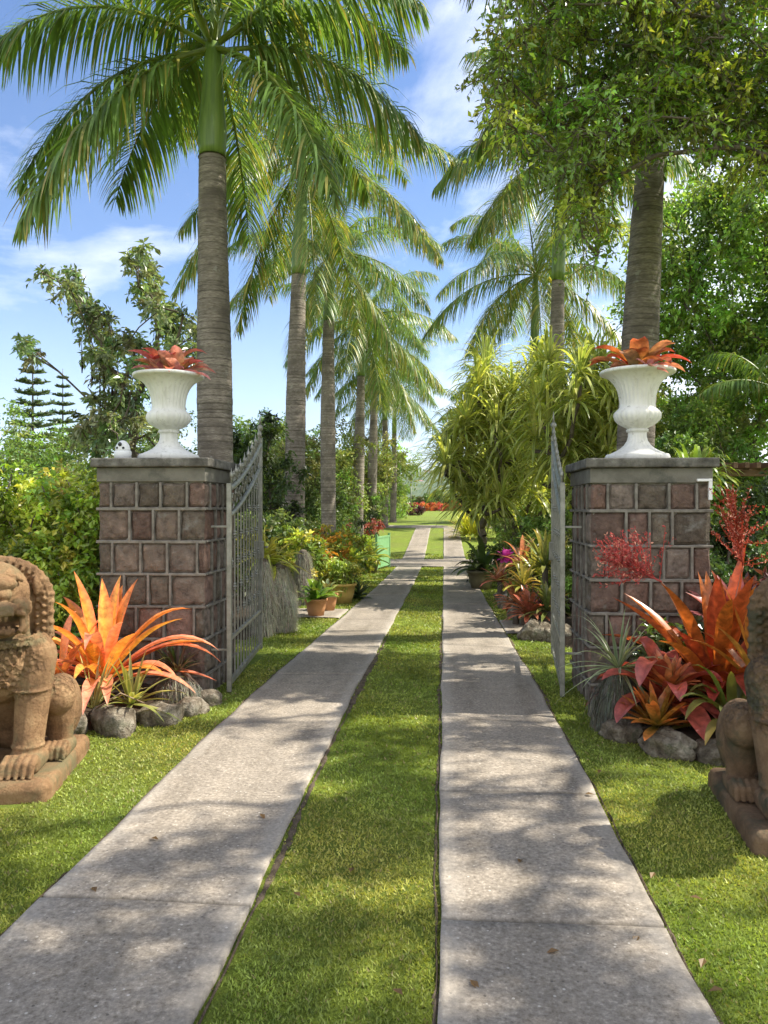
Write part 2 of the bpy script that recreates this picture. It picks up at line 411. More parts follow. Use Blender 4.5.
def mat_concrete():
    m, nt, out = newmat('drive_concrete'); v = texco(nt); sx = nt.nodes.new('ShaderNodeSeparateXYZ'); lk(nt, v, sx.inputs[0])
    big = noise(nt, v, .9, 5, .6); fine = noise(nt, v, 55, 6, .75); mid = noise(nt, v, 9, 5, .6)
    c = ramp(nt, fine, [(.28,(.10,.088,.074)),(.43,(.235,.212,.185)),(.56,(.315,.288,.255)),(.74,(.56,.52,.47))])
    c = mixc(nt, .65, c, ramp(nt, mid, [(.3,(.78,.78,.78)),(.7,(1.15,1.14,1.12))]), 'MULTIPLY')
    c = mixc(nt, .8, c, ramp(nt, big, [(.3,(.80,.79,.78)),(.7,(1.12,1.11,1.1))]), 'MULTIPLY')
    vo = nt.nodes.new('ShaderNodeTexVoronoi'); vo.inputs['Scale'].default_value = 38; lk(nt, v, vo.inputs['Vector'])
    peb = ramp(nt, vo.outputs['Distance'], [(.0,(1,1,1)),(.16,(1,1,1)),(.2,(0,0,0))])
    pick = nt.nodes.new('ShaderNodeSeparateColor'); lk(nt, vo.outputs['Color'], pick.inputs[0])
    pm = mth(nt, 'MULTIPLY', peb, mth(nt, 'GREATER_THAN', pick.outputs[0], .72))
    pc = ramp(nt, pick.outputs[1], [(0,(.08,.075,.07)),(.45,(.10,.09,.085)),(.5,(.5,.48,.45)),(1,(.62,.6,.56))])
    c = mixc(nt, mth(nt,'MULTIPLY',pm,.75), c, pc)
    # trowelled smooth margin: paler band along the slab edges (edge distance is stored per vertex)
    a = nt.nodes.new('ShaderNodeAttribute'); a.attribute_name = 'Col'
    s3 = nt.nodes.new('ShaderNodeSeparateColor'); lk(nt, a.outputs['Color'], s3.inputs[0])
    ed = mth(nt, 'ADD', s3.outputs[0], mth(nt, 'MULTIPLY', mth(nt, 'SUBTRACT', mid, .5), .22))
    mar = ramp(nt, ed, [(.0,(1,1,1)),(.05,(.7,.7,.7)),(.10,(0,0,0))])
    c = mixc(nt, mth(nt,'MULTIPLY',mar,.34), c, (.46,.44,.41))
    c = mixc(nt, 1.0, c, (1.0,.955,.885), 'MULTIPLY')
    mp2 = nt.nodes.new('ShaderNodeMapping'); lk(nt, v, mp2.inputs['Vector']); mp2.inputs['Scale'].default_value = (2.2,.35,1)
    c = mixc(nt, 1.0, c, ramp(nt, noise(nt, mp2.outputs[0], 1.6, 6, .65), [(.32,(.74,.73,.71)),(.5,(1,1,1)),(.7,(1.10,1.09,1.07))]), 'MULTIPLY')
    vc = nt.nodes.new('ShaderNodeTexVoronoi'); vc.feature = 'DISTANCE_TO_EDGE'; vc.inputs['Scale'].default_value = .55
    dv = nt.nodes.new('ShaderNodeVectorMath'); dv.operation = 'ADD'; nn_ = nt.nodes.new('ShaderNodeTexNoise'); nn_.inputs['Scale'].default_value = 3; nn_.inputs['Detail'].default_value = 6
    lk(nt, v, nn_.inputs['Vector']); lk(nt, v, dv.inputs[0]); lk(nt, nn_.outputs['Color'], dv.inputs[1]); lk(nt, dv.outputs[0], vc.inputs['Vector'])
    c = mixc(nt, ramp(nt, vc.outputs['Distance'], [(0,(.28,.28,.28)),(.003,(.18,.18,.18)),(.006,(0,0,0))]), c, (.10,.088,.07))
    st = ramp(nt, noise(nt, v, 5.5, 6, .72, .4), [(.60,(0,0,0)),(.70,(.45,.45,.45))])
    c = mixc(nt, st, c, (.15,.135,.11))
    # joints between the slabs and hairline cracks
    c = mixc(nt, mth(nt,'MULTIPLY', s3.outputs[1], .75), c, (.07,.062,.05))
    c = mixc(nt, ramp(nt, noise(nt, v, 3.1, 5, .7), [(.66,(0,0,0)),(.75,(.6,.6,.6))]), c, (.14,.13,.115))
    n = bump(nt, fine, .6, .006); n = bump(nt, mid, .3, .01, n)
    principled(nt, out, c, .92, n, .2); return m
M['concrete'] = mat_concrete()

def mat_ground():
    m, nt, out = newmat('lawn'); v = texco(nt)
    a = noise(nt, v, .55, 5, .6); b = noise(nt, v, 7, 5, .65); f = noise(nt, v, 70, 5, .75)
    c = ramp(nt, b, [(.3,(.12,.17,.022)),(.55,(.19,.25,.036)),(.75,(.27,.31,.06))])
    c = mixc(nt, ramp(nt, a, [(.45,(0,0,0)),(.7,(.7,.7,.7))]), c, (.17,.19,.05))
    c = mixc(nt, .7, c, ramp(nt, f, [(.3,(.55,.6,.5)),(.7,(1.25,1.2,1.1))]), 'MULTIPLY')
    n = bump(nt, f, .9, .03); n = bump(nt, b, .4, .05, n)
    principled(nt, out, c, .85, n, .15); return m
M['ground'] = mat_ground()
def mat_hill():
    m, nt, out = newmat('wooded_hill'); v = texco(nt)
    b = noise(nt, v, .02, 8, .7); c = ramp(nt, b, [(.35,(.035,.065,.02)),(.5,(.07,.11,.035)),(.68,(.16,.17,.08))])
    principled(nt, out, c, .95, bump(nt, b, 1, 8), .1); return m
M['hill'] = mat_hill()

# ------------------------------------------------------------------ camera, light, sky
cam = bpy.data.objects.new('camera', bpy.data.cameras.new('camera')); COL.objects.link(cam)
cam.data.sensor_fit = 'HORIZONTAL'; cam.data.sensor_width = 36; cam.data.lens = 36*F/768
cam.data.clip_start = .05; cam.data.clip_end = 20000
cam.location = (0,0,H); cam.rotation_euler = (PI/2-math.atan(4/F), 0, YAW)
sc.camera = cam
elev = math.asin(SUN[2]); azi = math.atan2(SUN[0], SUN[1])
sl = bpy.data.lights.new('sun', 'SUN'); sl.energy = 4.9; sl.angle = math.radians(.55); sl.color = (1,.94,.82)
so = bpy.data.objects.new('sun', sl); COL.objects.link(so)
so.rotation_euler = Vector(SUN).to_track_quat('Z', 'Y').to_euler()
w = bpy.data.worlds.new('World'); sc.world = w; w.use_nodes = True; nt = w.node_tree
for n_ in list(nt.nodes): nt.nodes.remove(n_)
wo = nt.nodes.new('ShaderNodeOutputWorld'); bg = nt.nodes.new('ShaderNodeBackground'); lk(nt, bg.outputs[0], wo.inputs[0])
sky = nt.nodes.new('ShaderNodeTexSky'); sky.sky_type = 'NISHITA'; sky.sun_disc = False
sky.sun_elevation = elev; sky.sun_rotation = azi; sky.air_density = 1.0; sky.dust_density = .15; sky.ozone_density = 3.0
tc = nt.nodes.new('ShaderNodeTexCoord'); mp = nt.nodes.new('ShaderNodeMapping'); mp.inputs['Scale'].default_value = (1,1,1.7)
mp.inputs['Location'].default_value = (.35, .1, .22)
lk(nt, tc.outputs['Generated'], mp.inputs['Vector'])
cf = noise(nt, mp.outputs[0], 2.3, 9, .58, .25)
cm = ramp(nt, cf, [(.60,(0,0,0)), (.69,(.5,.5,.5)), (.79,(.9,.9,.9))])
sx_ = nt.nodes.new('ShaderNodeSeparateXYZ'); lk(nt, tc.outputs['Generated'], sx_.inputs[0])
low = ramp(nt, sx_.outputs['Z'], [(.0,(.55,.55,.55)), (.10,(.24,.24,.24)), (.28,(.04,.04,.04)), (.6,(0,0,0))])
# bank of bright cloud on the right-hand side
rgt = ramp(nt, mth(nt, 'ADD', sx_.outputs['X'], mth(nt, 'MULTIPLY', mth(nt,'SUBTRACT',cf,.5), 1.3)), [(.0,(0,0,0)), (.14,(.55,.55,.55)), (.34,(.85,.85,.85))])
hi = ramp(nt, sx_.outputs['Z'], [(.0,(1,1,1)), (.42,(.9,.9,.9)), (.66,(0,0,0))])
rg2 = mixc(nt, 1.0, rgt, hi, 'MULTIPLY')
# unseen cloud bank added behind the viewer to whiten the fill light
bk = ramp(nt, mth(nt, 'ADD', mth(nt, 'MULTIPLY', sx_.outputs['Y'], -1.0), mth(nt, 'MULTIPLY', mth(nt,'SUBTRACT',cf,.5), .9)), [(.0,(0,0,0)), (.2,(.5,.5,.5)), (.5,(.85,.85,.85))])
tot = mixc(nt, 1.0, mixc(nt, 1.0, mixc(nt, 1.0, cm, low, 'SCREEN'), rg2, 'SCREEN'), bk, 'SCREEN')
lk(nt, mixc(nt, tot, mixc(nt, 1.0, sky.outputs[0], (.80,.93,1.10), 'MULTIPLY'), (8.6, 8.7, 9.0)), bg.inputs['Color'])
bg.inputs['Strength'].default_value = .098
sc.view_settings.view_transform = 'Standard'; sc.view_settings.look = 'None'; sc.view_settings.exposure = 1.02; sc.view_settings.gamma = 1
sc.render.engine = 'CYCLES'
cy = sc.cycles; cy.max_bounces = 8; cy.diffuse_bounces = 3; cy.glossy_bounces = 2; cy.transmission_bounces = 5; cy.transparent_max_bounces = 4
cy.sample_clamp_indirect = 4; cy.use_denoising = True; cy.caustics_reflective = False; cy.caustics_refractive = False

# ------------------------------------------------------------------ ground, drive
xs = np.unique(np.concatenate([np.linspace(-3000,-60,8), np.linspace(-60,60,61), np.linspace(60,3000,8)]))
ys = np.unique(np.concatenate([np.linspace(-60,0,8), np.arange(0,90,1.0), np.linspace(90,3000,14)]))
gx, gy = np.meshgrid(xs, ys, indexing='ij')
V = np.stack([gx, gy, gz(gx, gy)], -1).reshape(-1,3)
i = np.arange(len(xs)-1)[:,None]*len(ys); j = np.arange(len(ys)-1)[None]
mb = MB(); mb.add(V, np.stack([i+j, i+len(ys)+j, i+len(ys)+j+1, i+j+1], -1).reshape(-1,4))
tag(mb.build('ground', M['ground']), kind='structure')

XL0, XL1, XR0, XR1 = -1.53, -.725, -.02, .785
def wob(y, ph, a=.0055): return a*(np.sin(y*2.3+ph)+.6*np.sin(y*5.9+ph*2.1)+.4*np.sin(y*13.1+ph*.7))
def strip(name, x0, x1, y0, y1, joints, ph):
    yy = [y0]
    while yy[-1] < y1: yy.append(min(y1, yy[-1]+(.07 if yy[-1] < 9 else .4)))
    yy = [y for y in yy if all(abs(y-q) > .03 for q in joints)]
    for q in joints:
        if y0 < q < y1: yy += [q-.014, q-.004, q+.004, q+.014]
    yy = np.array(sorted(yy)); u = np.array([0,.004,.03,.07,.12,.2,.35,.5,.65,.8,.88,.93,.97,.996,1])
    l = x0+wob(yy, ph); r = x1+wob(yy, ph+2)
    X = l[:,None]+(r-l)[:,None]*u; Y = yy[:,None]+0*X
    Z = gz(X, Y)+.022; Z[:,0] -= .05; Z[:,-1] -= .05
    g = np.array([any(abs(y-q) < .006 for q in joints) for y in yy], float)
    Z -= g[:,None]*.012
    ed = np.minimum(u, 1-u)*(x1-x0)
    Cc = np.stack([ed[None]+0*X, g[:,None]+0*X, 0*X], -1)
    # very slightly crowned, uneven surface
    Z += .003*np.sin(X*7+Y*1.3)+.002*np.sin(Y*3.1)
    n = len(u); i = np.arange(len(yy)-1)[:,None]*n; j = np.arange(n-1)[None]
    mb = MB(); mb.add(np.stack([X,Y,Z],-1).reshape(-1,3), np.stack([i+j, i+j+1, i+n+j+1, i+n+j], -1).reshape(-1,4), Cc.reshape(-1,3), True)
    tag(mb.build(name, M['concrete']), kind='structure')
strip('driveway_left', XL0, XL1, .4, 25.0, [2.82, 6.9, 11.2, 15.5, 20], .3)
strip('driveway_right', XR0, XR1, .4, 25.0, [2.78, 4.05, 5.42, 8.9, 13.5, 18], 1.9)
strip('driveway_left_far', XL0, XL1, 28.0, 42, [33, 38], 1.3)
strip('driveway_right_far', XR0, XR1, 28.0, 42, [32, 37], 2.9)
strip('crossing_path', -6, 4.5, 25.01, 27.99, [], 0)
strip('far_path', -9, 6.0, 42.01, 44.5, [], 0)
strip('side_path_left', -4.2, -1.56, 11.4, 12.6, [], 0)
strip('side_path_right', .80, 1.75, 9.9, 11.3, [], 0)
def ribbon(name, xc, y0, y1, w, ph, mat):
    yy = np.arange(y0, y1, .05); ww = w*(.55+.45*np.sin(yy*3.1+ph)*np.sin(yy*1.27+ph*2)+.25*rng.normal(size=len(yy)))
    ww = np.clip(ww*(.5+.7*np.clip(np.sin(yy*.9+ph*3)+.4,0,1)), .004, None); c = xc+wob(yy, ph, .006)
    V = np.stack([np.stack([c-ww, yy, gz(0,yy)+.004],-1), np.stack([c, yy, gz(0,yy)+.012+.004*rng.normal(size=len(yy))],-1), np.stack([c+ww, yy, gz(0,yy)+.004],-1)], 1)
    i = np.arange(len(yy)-1)[:,None]*3; j = np.arange(2)[None]
    mb = MB(); mb.add(V.reshape(-1,3), np.stack([i+j,i+j+1,i+3+j+1,i+3+j],-1).reshape(-1,4))
    tag(mb.build(name, mat), kind='structure')
ribbon('soil_edge', XL1+.02, 1.2, 10, .035, .5, M['dirt'])
ribbon('soil_edge', XR0-.012, 1.2, 12, .022, 2.5, M['dirt'])
ribbon('soil_edge', XR1+.012, 1.2, 12, .018, 4.5, M['dirt'])
ribbon('soil_edge', XL0-.01, 1.2, 12, .014, 6.5, M['dirt'])

# planting beds: low mounds of soil
def bed(name, pts, h):
    pts = np.array(pts, float); c = pts.mean(0); mb = MB(); n = len(pts)
    rings = []
    for s_, hh in ((1,-.02),(.93,h*.7),(.7,h),(.35,h*1.15)):
        q = c+(pts-c)*s_; rings.append(np.concatenate([q, (gz(q[:,0],q[:,1])+hh+rng.normal(0,.012,n))[:,None]], 1))
    V = np.concatenate(rings+[[[c[0],c[1],gz(c[0],c[1])+h*1.2]]])
    i = np.arange(3)[:,None]*n; j = np.arange(n)[None]; k = (j+1)%n
    mb.add(V, np.stack([i+j,i+k,i+n+k,i+n+j],-1).reshape(-1,4))
    mb.v.append(np.zeros((0,3),np.float32)); mb.c.append(np.zeros((0,3),np.float32)); mb.sm.append(True)
    mb.f.append(np.stack([3*n+np.arange(n), 3*n+(np.arange(n)+1)%n, 0*np.arange(n)+4*n],-1))
    tag(mb.build(name, M['soil']), kind='structure')
bed('planting_bed_left', [(-1.88,5.9),(-2.0,5.5),(-2.2,5.05),(-2.6,4.95),(-3.4,4.9),(-4.6,5.0),(-5,6),(-4.8,8),(-3,8.2),(-2.72,6.9),(-2.7,6.02),(-2.1,5.98)], .10)
bed('planting_bed_right', [(1.13,6.0),(1.10,5.5),(1.16,5.05),(1.32,4.75),(1.6,4.6),(2.3,4.55),(3.4,4.7),(4.2,6),(4,8),(2.6,8),(2.05,6.9),(2.0,6.02),(1.5,5.98)], .10)
bed('flower_bed_right', [(1.2,9.6),(1.25,9.1),(1.6,8.5),(2.4,8.4),(3.6,9),(4,12),(3.8,17),(2.4,18),(1.6,16.5),(1.45,13),(1.35,11.5)], .12)
bed('flower_bed_left', [(-2.35,9.0),(-2.3,10.3),(-2.5,11),(-2.5,13.2),(-2.4,16),(-2.6,19),(-3.4,20),(-6,19),(-6.4,13),(-5,9.2),(-3.4,8.7)], .06)

# ------------------------------------------------------------------ lawn blades
def inlawn(x, y):
    ok = np.ones(len(x), bool)
    for a, b, ph in ((XL0, XL1, .3), (XR0, XR1, 1.9)):
        e = .022*rng.normal(size=len(x))*(1+np.sin(y*7+a*5))
        ok &= ~((x > a+wob(y,ph)+.004+e) & (x < b+wob(y,ph+2)-.004+e) & ((y < 25) | (y > 28)))
    ok &= ~((y > 25) & (y < 28) & (x > -6) & (x < 4.5))
    ok &= ~((x > -.735) & (x < -.675) & (y < 10) & (rng.random(len(x)) < .75))
    ok &= ~((x > -2.75) & (x < -1.88) & (y > 5.95) & (y < 6.95)) & ~((x > 1.1) & (x < 2.05) & (y > 5.95) & (y < 6.95))
    ok &= ~((x < -2.13) & (x > -2.83) & (y > 3.68) & (y < 4.52)) & ~((x > 1.42) & (x < 2.1) & (y > 3.42) & (y < 4.2))
    bedl = (x < -1.88-.42*np.clip((5.9-y)/.9,0,1)) & (y > 5.0) & (y < 8.2)
    bedr = (x > 1.14+.3*np.clip((5.2-y)/.5,0,1)) & (y > 4.62) & (y < 8.0)
    ok &= ~bedl & ~bedr
    ok &= ~((y > 9.9) & (y < 11.3) & (x > .8) & (x < 1.75)) & ~((y > 11.4) & (y < 12.6) & (x < -1.56) & (x > -4.2))
    return ok
nb = 620000
d = 1.75*np.exp(rng.random(nb)*math.log(30/1.75))
xc = rng.uniform(-.80, .80, nb)*d
x = FW[0]*d+RT[0]*xc; y = FW[1]*d+RT[1]*xc
k = inlawn(x, y); x, y, d = x[k], y[k], d[k]; n = len(x)
hgt = (.0072+.0010*d)*rng.uniform(.5,1.5,n); wd = (.0011+.0010*d)*rng.uniform(.6,1.3,n)
az = rng.uniform(0, 2*PI, n); P = np.stack([x, y, gz(x,y)+.001], 1)
S = np.stack([np.cos(az), np.sin(az), 0*az], 1); ln = rng.normal(0,.6,(n,2))
T = P+np.stack([ln[:,0]*hgt, ln[:,1]*hgt, hgt], 1)
patch = .5+.5*np.sin(x*2.1+1.3*np.sin(y*1.1))*np.sin(y*1.7+np.sin(x*1.9))
base = np.array([.20,.27,.038])[None]*(1-patch[:,None])+np.array([.38,.40,.10])[None]*patch[:,None]
dry = rng.random(n) < .05
mot = np.sin(x*9+2*np.sin(y*5.3))*np.sin(y*8.1+1.7*np.sin(x*6.1))
base = base*(1+.16*mot[:,None]); base[:,0] *= 1+.10*np.sin(x*3.7+y*2.9)
clov = (np.sin(x*17+3*np.sin(y*11))*np.sin(y*15+2*np.sin(x*13)) > .86)
base[clov] = base[clov]*.4+np.array([.09,.15,.03])*.6
cb = base*(1+rng.normal(0,.22,(n,1))); cb[dry] = np.array([.32,.27,.12])
cb = np.clip(cb, .01, .8)
V = np.stack([P-S*wd[:,None], P+S*wd[:,None], T], 1).reshape(-1,3)
mb = MB(); mb.add(V, np.arange(3*n).reshape(-1,3), np.repeat(cb,3,0), False)
tag(mb.build('lawn_grass', M['grass']), 'short bright green mown turf between and beside the concrete strips', 'grass', kind='stuff')

# ------------------------------------------------------------------ gate pillars
def pillar(name, label, x0, x1, y0, y1, ztop, seed, flip):
    r = random.Random(seed)
    t = thing('gate_pillar', label, 'pillar', ((x0+x1)/2, (y0+y1)/2, 0), 0, 'stone gate pillars either side of the drive')
    hx, hy = (x1-x0)/2, (y1-y0)/2
    core = MB(); zs = ztop-.19
    mort = MB(); blk = MB(); m = .013
    mort.box((-hx+.02,-hy+.02,-.25), (hx-.02,hy-.02,zs), (1,1,1))
    zc = zs; courses = []
    hs = [.215,.265,.262,.258,.262,.285,.26,.2]
    for hh in hs: courses.append((zc-hh, zc)); zc -= hh
    tone = [(.33,.225,.185),(.27,.21,.17),(.25,.215,.17),(.36,.235,.185),(.30,.245,.20),(.31,.26,.22),(.23,.195,.155),(.27,.19,.155)]
    def wallface(axis, sgn, length, off):
        for ci, (a, b) in enumerate(courses):
            # blocks along this face
            q = -length; cuts = [q]
            first = (ci % 2)*.11+r.uniform(.1,.16)
            cuts.append(q+first)
            while cuts[-1] < length-.30: cuts.append(cuts[-1]+r.uniform(.165,.25) if axis == 0 else cuts[-1]+r.uniform(.13,.22))
            cuts.append(length)
            for u0, u1 in zip(cuts[:-1], cuts[1:]):
                c = np.array(r.choice(tone))*r.uniform(.44,.70)
                dz = r.uniform(-.004,.004); prt = r.uniform(.0,.007)
                ul, uh, zl, zh = u0+m*.5, u1-m*.5, a+m*.5+dz*.3, b-m*.5
                k_ = 9; a_, b_ = np.meshgrid(np.linspace(0,1,k_), np.linspace(0,1,k_), indexing='ij')
                ed = np.minimum(np.minimum(a_,1-a_), np.minimum(b_,1-b_)); q1, q2, q3 = [r.uniform(0,6.3) for _ in range(3)]
                lift = prt+.004*np.sin(a_*5+q1)*np.sin(b_*4+q2)+.003*np.sin(a_*11+b_*8+q3)+np.array([[r.uniform(-.0018,.0018) for _ in range(k_)] for _ in range(k_)])
                lift = np.where(ed < .01, -.022, np.where(ed < .13, lift-.005, lift))
                u_ = ul+(uh-ul)*a_+.004*np.sin(b_*7+q3); z_ = zl+(zh-zl)*b_+.004*np.sin(a_*6+q1); n_ = sgn*(off+lift)
                Vb = np.stack([u_, n_, z_] if axis == 0 else [n_, u_, z_], -1).reshape(-1,3)
                ii = np.arange(k_-1)[:,None]*k_; jj = np.arange(k_-1)[None]; Fb = np.stack([ii+jj, ii+k_+jj, ii+k_+jj+1, ii+jj+1], -1).reshape(-1,4)
                if (axis == 0) == (sgn > 0): Fb = Fb[:, ::-1]
                blk.add(Vb, Fb, c, False)
                if u1 < length-.01:                      # raised pointing between neighbours
                    if axis == 0: lo, hi = (u1-.010, -off-.013, a+.004), (u1+.010, -off+.01, b-.004)
                    else: lo, hi = (-off-.013, u1-.010, a+.004), (-off+.01, u1+.010, b-.004)
                    if sgn > 0:
                        lo = list(lo); hi = list(hi); kx = 1 if axis == 0 else 0
                        lo[kx], hi[kx] = off-.01, off+.013
                    mort.box(lo, hi, (1,1,1), .004)
            w_ = .011+r.uniform(-.002,.002); zz = a+r.uniform(-.003,.003)
            if axis == 0: lo, hi = [-length-.010, -off-.011, zz-w_], [length+.010, -off+.01, zz+w_]
            else: lo, hi = [-off-.0105, -length+.011, zz-w_+.001], [-off+.01, length-.011, zz+w_-.001]
            if sgn > 0:
                kx = 1 if axis == 0 else 0; lo[kx], hi[kx] = off-.01, off+.011
            mort.box(lo, hi, (1,1,1), .005)
    wallface(0,-1,hx,hy); wallface(0,1,hx,hy); wallface(1,-1,hy-.031,hx); wallface(1,1,hy-.031,hx)
    mort.build('mortar', M['mortar'], t); blk.build('stonework', M['block'], t)
    b = MB(); b.box((-hx-.006,-hy-.006,zs), (hx+.006,hy+.006,ztop-.075), (1,1,1), .006); b.build('band', M['band'], t)
    c = MB(); c.box((-hx-.045,-hy-.045,ztop-.073), (hx+.045,hy+.045,ztop), (1,1,1), .012); c.build('coping', M['cap'], t)
    return t
pillar('gate_pillar', 'stone block gate pillar on the left of the drive, behind the orange bromeliad', -2.78, -1.90, 6.0, 6.92, 1.90, 3, 1)
pillar('gate_pillar', 'stone block gate pillar on the right, behind the red and orange bromeliads', 1.12, 2.02, 6.0, 6.92, 1.88, 11, -1)

# security camera housing and the bracket
t = thing('security_camera', 'small white domed camera unit standing on the left pillar beside the urn', 'camera', (-2.655, 6.2, 1.90), 0, None, 1.3)
b = MB(); b.lathe([(0,0.001),(0,.052),(.05,.054),(.056,.05),(.056,.001)], 24); b.build('base', M['white'], t)
h_ = MB(); pr = []
for a_ in np.linspace(0, PI/2, 10): pr.append((.056+.068*math.sin(a_), .047*max(.02,math.cos(a_))))
h_.lathe([(.056,.001)]+pr, 24); h_.build('dome', M['white'], t)
for dx, dz, r_ in ((0,.098,.013),(-.02,.075,.008),(.02,.075,.008)):
    l_ = MB(); l_.ball((dx,-.046+abs(dx)*.25,dz-.002), (r_,.008,r_)); l_.build('lens', M['black'], t)
t = MB(); t.box((0,0,0),(.11,.03,.02),(1,1,1),.003); t.box((.085,0,-.14),(.11,.03,0),(1,1,1),.003)
tag(t.build('wall_bracket', M['white'], None, (1.90,5.955,1.70)), 'small white angled metal bracket fixed below the coping of the right pillar', 'bracket')

# urns
def urn(label, loc, rz=0):
    prof = [(0,.001),(0,.272),(.035,.275),(.055,.262),(.06,.235),(.07,.215),(.085,.18),(.105,.145),(.13,.115),(.165,.09),(.2,.08),(.235,.079),(.24,.092),(.258,.094),(.264,.082),
            (.275,.1),(.29,.13),(.31,.163),(.335,.188),(.36,.199),(.385,.199),(.405,.188),(.42,.170),(.43,.158),(.44,.152),(.47,.150),(.52,.156),(.57,.168),(.61,.186),(.645,.21),(.675,.242),(.695,.275),(.705,.303),(.712,.318),(.728,.321),(.736,.314),(.738,.30),(.725,.27),(.70,.25),(.66,.2),(.65,.001)]
    def fl(z, th):
        a = np.clip((z-.44)/.05,0,1)*np.clip((.70-z)/.05,0,1)
        b_ = np.clip((z-.27)/.03,0,1)*np.clip((.41-z)/.03,0,1); c_ = np.clip((z-.09)/.03,0,1)*np.clip((.22-z)/.03,0,1)
        return -.006*a*np.abs(np.cos(th*14))**3+.007*b_*(np.abs(np.cos(th*12))-.5)-.003*c_*np.abs(np.cos(th*10))
    P = np.array(prof); zz = []
    for a, b_ in zip(P[:-1], P[1:]):
        for q in range(2): zz.append(a+(b_-a)*q/2)
    zz.append(P[-1])
    t = MB(); t.lathe(np.array(zz), 168, fl)
    o = t.build('garden_urn', M['urn'], None, loc); o.rotation_euler.z = rz; o.scale = (.93,.93,1)
    return tag(o, label, 'urn', 'white fluted urns on the gate pillars')
urn('white fluted garden urn on the left pillar, beside the small camera', (-2.345, 6.42, 1.90))
urn('white fluted garden urn on the right pillar', (1.57, 6.42, 1.88), .4)

broad = lambda t: (.62+.55*np.sin(PI*np.clip(t*1.0,0,1))**.8)*np.clip((1-t)*5,0,1)**.55
def brom_parts(label, cat, loc, n, L, W, el, droop, c0, c1, ce, o=(0,0,0), rz=0, group=None, prof=None, Lv=.2, fold=.2, name='bromeliad', mat='brom', dv=.2, dh=.1, r0=.02):
    mb = MB(); rosette(mb, n, L, W, el, droop, c0, c1, ce, o, r0, 10, fold, dv, dh, Lv, prof)
    ob = mb.build(name, M[mat], None, loc); ob.rotation_euler.z = rz
    return tag(ob, label, cat, group)
def mixcols(n, cols, dv=.15):
    k = rng.integers(0, len(cols), n); return np.clip(np.array(cols)[k]*(1+rng.normal(0,dv,(n,1))), .01, .95)
t = thing('bromeliad', 'pink and orange broad-leaved bromeliad filling the left urn', 'plant', (-2.345,6.42,2.62))
for nm, n_, L_, el_, off in (('outer_leaves', 17, .36, (22,48), (0,0)), ('rosette', 12, .25, (30,80), (-.09,.02)), ('rosette', 12, .25, (30,80), (.10,-.03))):
    mb = MB(); rosette(mb, n_, L_, .085, el_, .42, mixcols(n_, [(.72,.34,.10),(.78,.52,.10),(.60,.18,.16),(.35,.34,.08)]), mixcols(n_, [(.74,.16,.20),(.82,.32,.34),(.48,.06,.09),(.86,.50,.48),(.74,.16,.22)]), None, (*off,0), .02, 9, .2, prof=broad)
    mb.build(nm, M['brom'], t)
t = thing('bromeliad', 'dark red broad-leaved bromeliad filling the right urn', 'plant', (1.57,6.42,2.60))
for nm, n_, L_, el_, off in (('outer_leaves', 14, .37, (24,52), (0,0)), ('rosette', 9, .27, (30,80), (.02,0))):
    mb = MB(); rosette(mb, n_, L_, .115, el_, .40, mixcols(n_, [(.62,.30,.06),(.28,.24,.06),(.45,.10,.05)]), mixcols(n_, [(.55,.07,.05),(.70,.17,.10),(.33,.05,.04),(.7,.34,.22)]), None, (*off,0), .02, 9, .2, prof=broad)
    mb.build(nm, M['brom'], t)
mb = MB(); rosette(mb, 10, .12, .05, (5,50), .4, (.5,.25,.2), (.75,.35,.38), None, (0,0,0), .02, 6, .2, prof=broad)
tag(mb.build('small_bromeliad', M['brom'], None, (1.60,6.18,2.585)), 'tiny pale pink bromeliad at the front rim of the right urn', 'plant')

